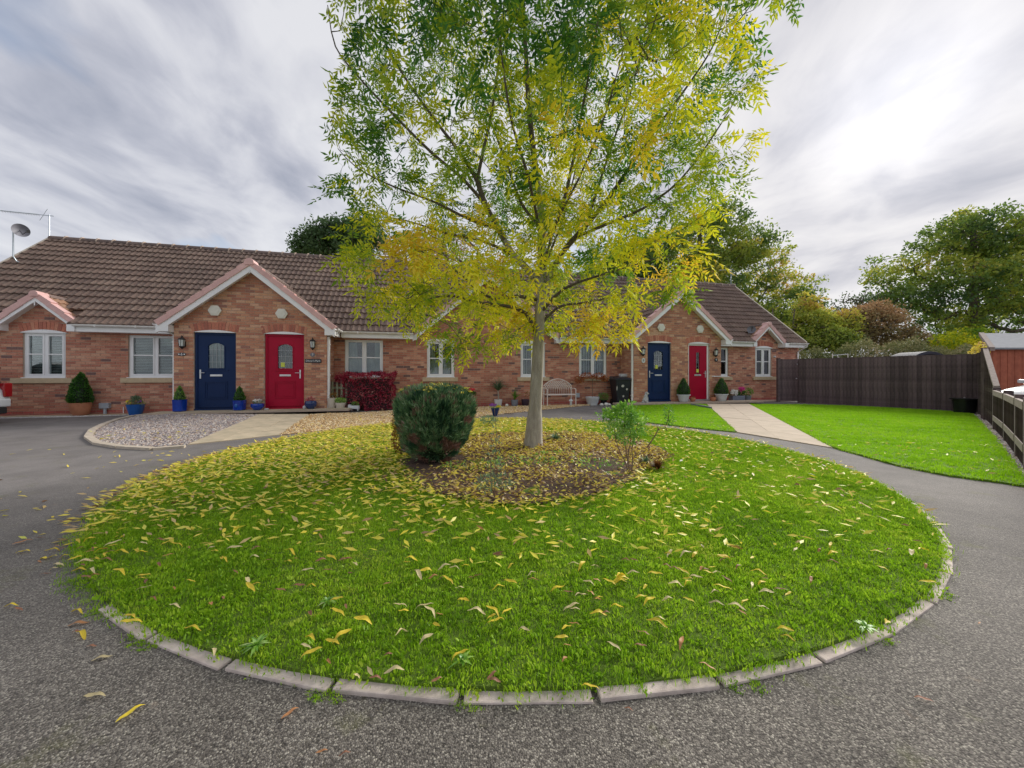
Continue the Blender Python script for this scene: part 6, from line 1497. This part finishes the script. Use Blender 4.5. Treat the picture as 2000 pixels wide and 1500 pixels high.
s, z = sz(1511, 697, 0); MB().ball((0,-.05,0), .04).box(-.03,.03,-.02,0,-.04,.04).obj('security_light', m_whitepot, smooth=True, loc=L(s, -.01, z), rot=(0,0,PHI), label='tiny white security light on the end wall beside the gate', cat='security light')
# aerials and dishes
def dish(name, loc, rz, tilt, r, label, polepts):
    o = empty(name, loc, label=label, cat='satellite dish'); prof = [(.001,.0),(r*.35,.008),(r*.7,.035),(r,.075),(r*1.01,.082),(r*.98,.078),(r*.68,.042),(.001,.010)]
    d = MB().lathe(prof, 24).obj('reflector', plain(name+'_grey', (.20,.20,.23), (.15,.15,.18), .6, 10), o, smooth=True, rot=(R(90)-tilt, 0, rz))
    MB().tube(polepts, .018, 8).obj('pole', m_galv, o, smooth=True)
    mb = MB().tube([(0,0,0),(0,-r*.7,.20*1),(0,-r*.25,.46)], .009, 6).box(-.03,.03,-r*.25-.04,-r*.25+.03,.44,.52); mb.obj('feed_arm', m_black, d)
    MB().box(-.06,.06,-.05,.05,-.10,.0).obj('mount', m_black, d); return o
dp = at(38, 450, 11.2)
dish('satellite_dish', dp, R(72), R(-4), .19, 'grey satellite dish on a bent pole at the far left roof edge', [(-.20,.05,-.02),(-.26,.05,-.04),(-.26,.05,-.78),(-.22,.10,-.92),(-.05,.25,-1.0)])
wp = L(*[sz(1466, 655, -.2)[0], -.1, 2.62]); dish('satellite_dish', wp + Vector((.12,0,.36)), R(-30), R(10), .16, 'small brownish satellite dish standing on the eaves near the small right gable', [(-.12,0,-.36),(-.12,0,-.10),(0,.06,0)])
def aerial(loc, H_, boom, dir_, n_el, label, r=.012):
    o = empty('tv_aerial', loc, label=label, cat='aerial'); MB().tube([(0,0,-.1),(0,0,H_)], r*1.3, 6).obj('mast', m_galv, o)
    d = Vector(dir_).normalized(); sd = d.cross(Vector((0,0,1))); a = Vector((0,0,H_-.03)); b = a + d*boom
    MB().tube([a - d*.12, b], r, 5).obj('boom', m_galv, o); mb = MB()
    for k in range(n_el): c = a + d*boom*(.25 + .75*k/(n_el-1)); w_ = .09; mb.tube([c - sd*w_ - Vector((0,0,.02)), c + Vector((0,0,.02)), c + sd*w_ - Vector((0,0,.02))], r*.6, 4)
    mb.obj('elements', m_galv, o); q = a + d*boom*.12
    MB().tube([q + Vector((0,0,.01)), q + Vector((0,0,.22)) - d*.10], r*.6, 4).tube([q, q - Vector((0,0,.20)) + d*.10], r*.6, 4).obj('reflector', m_galv, o); return o
aerial(L(-14.25, 3.5, 5.86), .80, 1.22, (-CS-.05, -SN-.1, 0.0), 15, 'tv aerial pointing left on a mast at the left end of the ridge')
aerial(L(14.35, 3.5, 5.80), .95, .55, (-1,.3,0), 6, 'small grey tv aerial at the right end of the ridge', .014)

# ---------------------------------------------------------------- fences, gate, shed
def boards(o, a, b, z0, z1, bw=.1, top=None, mat=None, th=.018, gap=.006, slant=None):
    a, b = Vector(a), Vector(b); ln = (b-a).length; n = max(1, round(ln/bw)); d = (b-a)/ln; nrm = Vector((d.y, -d.x)); 
    ang = math.atan2(d.y, d.x)
    for k in range(n):
        x0, x1 = k*ln/n, (k+1)*ln/n + .012; t0 = top(k/n) if top else z1; t1 = top((k+1)/n) if top else z1; t0 += random.uniform(-.006,.006); t1 = t0 + (t1-(top(k/n) if top else z1)); f = .006
        V = [(0,-.004,z0),(x1-x0,-.018,z0),(x1-x0,.004,z0),(0,.004,z0),(0,-.004,t0),(x1-x0,-.018,t1),(x1-x0,.004,t1),(0,.004,t0)]
        MB().add(V, [(0,3,2,1),(4,5,6,7),(0,1,5,4),(1,2,6,5),(2,3,7,6),(3,0,4,7)]).obj('board', mat or m_fence, o, loc=(a.x + d.x*x0 - o.location.x, a.y + d.y*x0 - o.location.y, 0), rot=(0,0,ang))
FA, FB, FC_ = Vector((11.22,14.24)), Vector((13.56,10.63)), Vector((12.45,9.66))
fo = empty('board_fence', (FA.x, FA.y, 0), label='tall dark stained vertical board fence along the right lawn', cat='fence')
boards(fo, FA, FB, .03, 1.72, .1)
for k in range(3):
    q = FA + (FB-FA)*(k/2)*.98 + Vector((.06,.05)); MB().box(-.05,.05,-.05,.05,0,1.66).obj('post', m_fence, fo, loc=(q.x-FA.x, q.y-FA.y, 0))
an = math.atan2((FB-FA).y, (FB-FA).x)
for z in (.35, 1.4): MB().box(0, (FB-FA).length, .006, .05, z, z+.07).obj('rail', m_fence, fo, rot=(0,0,an))
MB().box(0, (FB-FA).length, -.022, -.002+.0, .0, .03).obj('gravel_board', m_fence, fo, rot=(0,0,an))
go_ = empty('garden_gate', (*at(1521,784,14.9)[:2], 0), label='dark boarded side gate between the terrace end and the tall fence', cat='gate')
ga, gb = Vector(go_.location[:2]), Vector(at(1571,784,14.75)[:2]); boards(go_, ga, gb, .04, 1.74, .115)
MB().box(-.06,.04,-.04,.06,0,1.78).obj('post', m_fence, go_); MB().box(.0,.05,-.05,-.02,1.50,1.56).obj('hinge', m_chrome, go_, loc=(gb.x-ga.x-.32, gb.y-ga.y-.0, 0)); MB().ball((.0,-.05,.95), .025).obj('latch', m_chrome, go_, loc=(gb.x-ga.x-.36, gb.y-ga.y, 0))
for z in (.3, 1.0, 1.5): MB().box(0,(gb-ga).length,.006,.04,z,z+.08).obj('ledge', m_fence, go_, rot=(0,0,math.atan2((gb-ga).y,(gb-ga).x)))
Pp = [Vector(v) for v in ((13.15,10.25),(11.75,9.05),(9.72,7.31),(8.25,6.06),(6.84,4.9),(5.98,4.20),(4.9,3.3))]
so = empty('stepped_fence', (FB.x, FB.y, 0), label='dark fence sloping down from the tall fence to the low rail fence', cat='fence')
boards(so, FB, Pp[1], .03, 1.72, .1); boards(so, Pp[1], Pp[2], .03, 1.7, .1, top=lambda u: 1.72 - .89*u)
d = (Pp[2]-Pp[1]); ln = d.length; an = math.atan2(d.y, d.x); MB().prism([(0,1.72),(ln,.83),(ln,.89),(0,1.78)], -.04, .04).obj('sloping_cap', m_rail_w, so, loc=(Pp[1].x-FB.x, Pp[1].y-FB.y, 0), rot=(0,0,an))
MB().box(-.05,.05,-.05,.05,0,1.78).obj('post', m_fence, so, loc=(Pp[1].x-FB.x, Pp[1].y-FB.y, 0))
ro = empty('rail_fence', (Pp[2].x, Pp[2].y, 0), label='low dark post and rail fence running towards the camera along the stone strip', cat='fence')
off = Vector((-.10, .12))*0
for k, q in enumerate(Pp):
    h = 1.0 if k < 2 else .85; f_ = Vector((-.13,-.12)) if k < 2 else Vector((0,0)); MB().box(-.06,.06,-.05,.05,0,h).obj('post', m_fence, ro, loc=(q.x-Pp[2].x+f_.x, q.y-Pp[2].y+f_.y, 0), rot=(0,0,an), bevel=.004)
for a, b in zip(Pp[2:-1], Pp[3:]):
    d = b-a; ln = d.length; an2 = math.atan2(d.y, d.x)
    for z in (.70, .20): MB().box(.06, ln-.06, -.055, -.02, z, z+.10).obj('rail', m_rail_w, ro, loc=(a.x-Pp[2].x, a.y-Pp[2].y, 0), rot=(0,0,an2), bevel=.003)
    m_ = len(ro.children); nrm = Vector((d.y,-d.x))/ln; boards(ro, a - nrm*-.03, b - nrm*-.03, .04, .76, .11)
for a, b, h in ((Pp[0], Pp[1], 1.0), (Pp[1], Pp[2], .9)):
    f_ = Vector((-.13,-.12)); d = b-a; ln = d.length; an2 = math.atan2(d.y, d.x)
    for z in (h-.18, .22): MB().box(.05, ln-.02, -.02, .02, z, z+.09).obj('rail', m_rail_w, ro, loc=(a.x-Pp[2].x+f_.x, a.y-Pp[2].y+f_.y, 0), rot=(0,0,an2))
sh = empty('garden_shed', (17.0, 13.0, 0), label='red stained timber shed with grey felt roof beyond the sloping fence', cat='shed')
for k in range(44): MB().box(k*.13+.004, (k+1)*.13-.004, -.012-.006*(k%2), .0, .05, 2.03).obj('board', m_redtimber, sh)
MB().add([(-.12,-.15,2.0),(6.2,-.15,2.0),(8.4,1.9,2.74),(2.15,1.9,2.74),(-.12,-.15,2.06),(6.2,-.15,2.06),(8.4,1.9,2.80),(2.15,1.9,2.80)], [(0,3,2,1),(4,5,6,7),(0,1,5,4),(1,2,6,5),(2,3,7,6),(3,0,4,7)]).obj('roof', m_felt, sh)
MB().add([(-.20,-.17,1.95),(-.0,-.17,1.95),(2.3,1.9,2.69),(2.08,1.9,2.69),(-.20,-.17,2.08),(-.0,-.17,2.08),(2.3,1.9,2.83),(2.08,1.9,2.83)], [(0,3,2,1),(4,5,6,7),(0,1,5,4),(1,2,6,5),(2,3,7,6),(3,0,4,7)]).obj('bargeboard', m_rail_w, sh)
MB().add([(0,0,0),(2.2,1.9,0),(2.2,1.9,2.7),(0,0,2.0)], [(0,1,2,3)]).obj('side_wall', m_redtimber, sh)
p = at(1912, 684, 12.0); bush('maple_seedling', (p.x, p.y, 0), [(0,0,1.85,.22,.2,.16),(.05,0,2.05,.1,.1,.12)], 260, .07, .7, m_litter, 'orange leaved twig peeping over the fence corner by the shed', .62, .3, [[(0,0,0),(.02,0,1.0),(0,0,1.8)]], .012, cat='small tree')
# black tub, hoop, chair frame
p = gp(1877, 806, .01); o = empty('black_tub', (p.x-.05, p.y-.12, .0), label='black plastic tub with a wide rim against the tall fence', cat='tub')
MB().lathe([(.20,0),(.235,.40),(.25,.40)], 28).obj('body', m_tub, o, smooth=True); MB().lathe([(.245,.40),(.29,.41),(.29,.43),(.02,.445)], 28).obj('lid', m_tub, o, smooth=True); MB().lathe([(.02,.44),(.02,.465),(.001,.47)], 8).obj('knob', m_chrome, o)
c = at(1790, 700, 15.0); o = empty('garden_swing', (c.x, c.y, 0), label='dark curved canopy top showing above the tall fence', cat='swing seat')
MB().prism([(-.85+1.7*k/12, 1.72+.32*math.sin(math.pi*k/12)) for k in range(13)] + [(.85-1.7*k/12, 1.66+.27*math.sin(math.pi*k/12)) for k in range(13)], -.5, .5).obj('canopy', plain('canopy_cloth', (.06,.065,.09), rough=.7), o)
for sx in (-.8, .8): MB().tube([(sx,-.5,0),(sx*.95,0,1.7),(sx,.5,0)], .02, 6).obj('frame_leg', m_black, o)
MB().box(-.6,.6,-.2,.2,.42,.5).obj('seat', m_black, o)
c = at(1641, 700, 17.0); o = empty('metal_trellis', (c.x, c.y, 0), label='white metal frame ends sticking up behind the left part of the tall fence', cat='trellis')
for x in (-.36,-.1,.36): MB().tube([(x,0,0),(x,0,2.08 if x != -.1 else 1.95)], .016, 5).obj('upright', m_white, o)
MB().tube([(-.36,0,2.0),(.36,0,2.06)], .014, 5).obj('crossbar', m_white, o)

# ---------------------------------------------------------------- cars (only their ends reach into the picture)
m_car = plain('silver_white_paint', (.70,.72,.73), (.68,.70,.71), .25, 2, coat=.8); m_tyre = plain('tyre_rubber', (.02,.02,.02), rough=.8); m_tail = plain('red_lens', (.35,.01,.015), rough=.15, coat=.6)
m_trim = plain('black_trim', (.03,.03,.03), rough=.6); m_carglass = plain('car_glass', (.02,.025,.03), rough=.06, coat=.5)
def car(loc, rz, label):
    """hatchback, tail at x=0, nose at x=4"""
    o = empty('parked_car', loc, rz, label=label, cat='car')
    st = [(0.0,.34,.62,.62,.74),(.03,.26,.86,.70,.80),(.10,.22,.94,.76,.84),(.5,.20,.96,.80,.86),(1.3,.19,.95,.82,.87),(2.6,.19,.94,.82,.87),(3.3,.20,.88,.80,.85),(3.8,.24,.78,.74,.81),(4.0,.32,.62,.60,.72)]
    V = []; n = 12
    for x, zb, zt, wt, wb in st:
        for k in range(n):
            a = 2*math.pi*k/n; ca, sa = math.cos(a), math.sin(a); m_ = (abs(ca)**4 + abs(sa)**4)**-.25; u = sa*m_; w_ = wb + (wt-wb)*max(0,u); V.append((x, ca*m_*w_, (zb+zt)/2 + u*(zt-zb)/2))
    F_ = [(i*n+k, (i+1)*n+k, (i+1)*n+(k+1)%n, i*n+(k+1)%n) for i in range(len(st)-1) for k in range(n)] + [tuple(range(n)), tuple(range(len(st)*n-1, (len(st)-1)*n-1, -1))]
    MB().add(V, F_).obj('body', m_car, o, smooth=True)
    def slab(pts, y, mat, name):
        MB().add([(x, -w_, z) for x, z, w_ in pts] + [(x, w_, z) for x, z, w_ in pts], [tuple(range(len(pts))), tuple(range(2*len(pts)-1, len(pts)-1, -1))] + [(i, i+len(pts), (i+1)%len(pts)+len(pts), (i+1)%len(pts)) for i in range(len(pts))]).obj(name, mat, o, bevel=.03)
    slab([(.08,.88,.74),(.38,1.40,.58),(2.0,1.46,.58),(2.95,.90,.74)], 0, m_carglass, 'windows'); slab([(.30,1.36,.60),(.42,1.47,.57),(1.2,1.52,.56),(2.05,1.48,.57),(1.9,1.42,.60)], 0, m_car, 'roof')
    MB().box(-.06,.12,-.76,.76,.38,.56).obj('rear_bumper', m_car, o, bevel=.03); MB().box(-.05,.10,-.70,.70,.22,.37).obj('bumper_trim', m_trim, o, bevel=.02); MB().box(3.92,4.06,-.74,.74,.24,.50).obj('front_bumper', m_car, o, bevel=.04)
    for sy in (-1, 1):
        MB().box(-.02,.16,sy*.74-.07,sy*.74+.07,.60,.92).obj('tail_light', m_tail, o, bevel=.02); MB().box(3.72,3.93,sy*.62-.12,sy*.62+.12,.60,.72).obj('headlight', m_lampglass, o, bevel=.03); MB().box(2.55,2.72,sy*.93-.08,sy*.93+.08,.92,1.03).obj('wing_mirror', m_car, o, bevel=.03)
        for x in (.75, 3.2):
            wh = MB().lathe([(.30,-.10),(.32,-.08),(.32,.08),(.30,.10)], 24).obj('wheel', m_tyre, o, loc=(x, sy*.78, .32), rot=(R(90),0,0)); MB().lathe([(.20,-.108),(.20,.108)], 16).obj('hub', m_galv, wh)
    MB().box(-.075,-.058,-.26,.26,.42,.53).obj('number_plate', m_yellow_note, o); return o
car((-11.62, 7.66, 0), R(180), 'tail of a silver white car parked at the left edge')
car((17.62, 9.75, -.06), R(180), 'nose of a white car beyond the rail fence at the right edge')
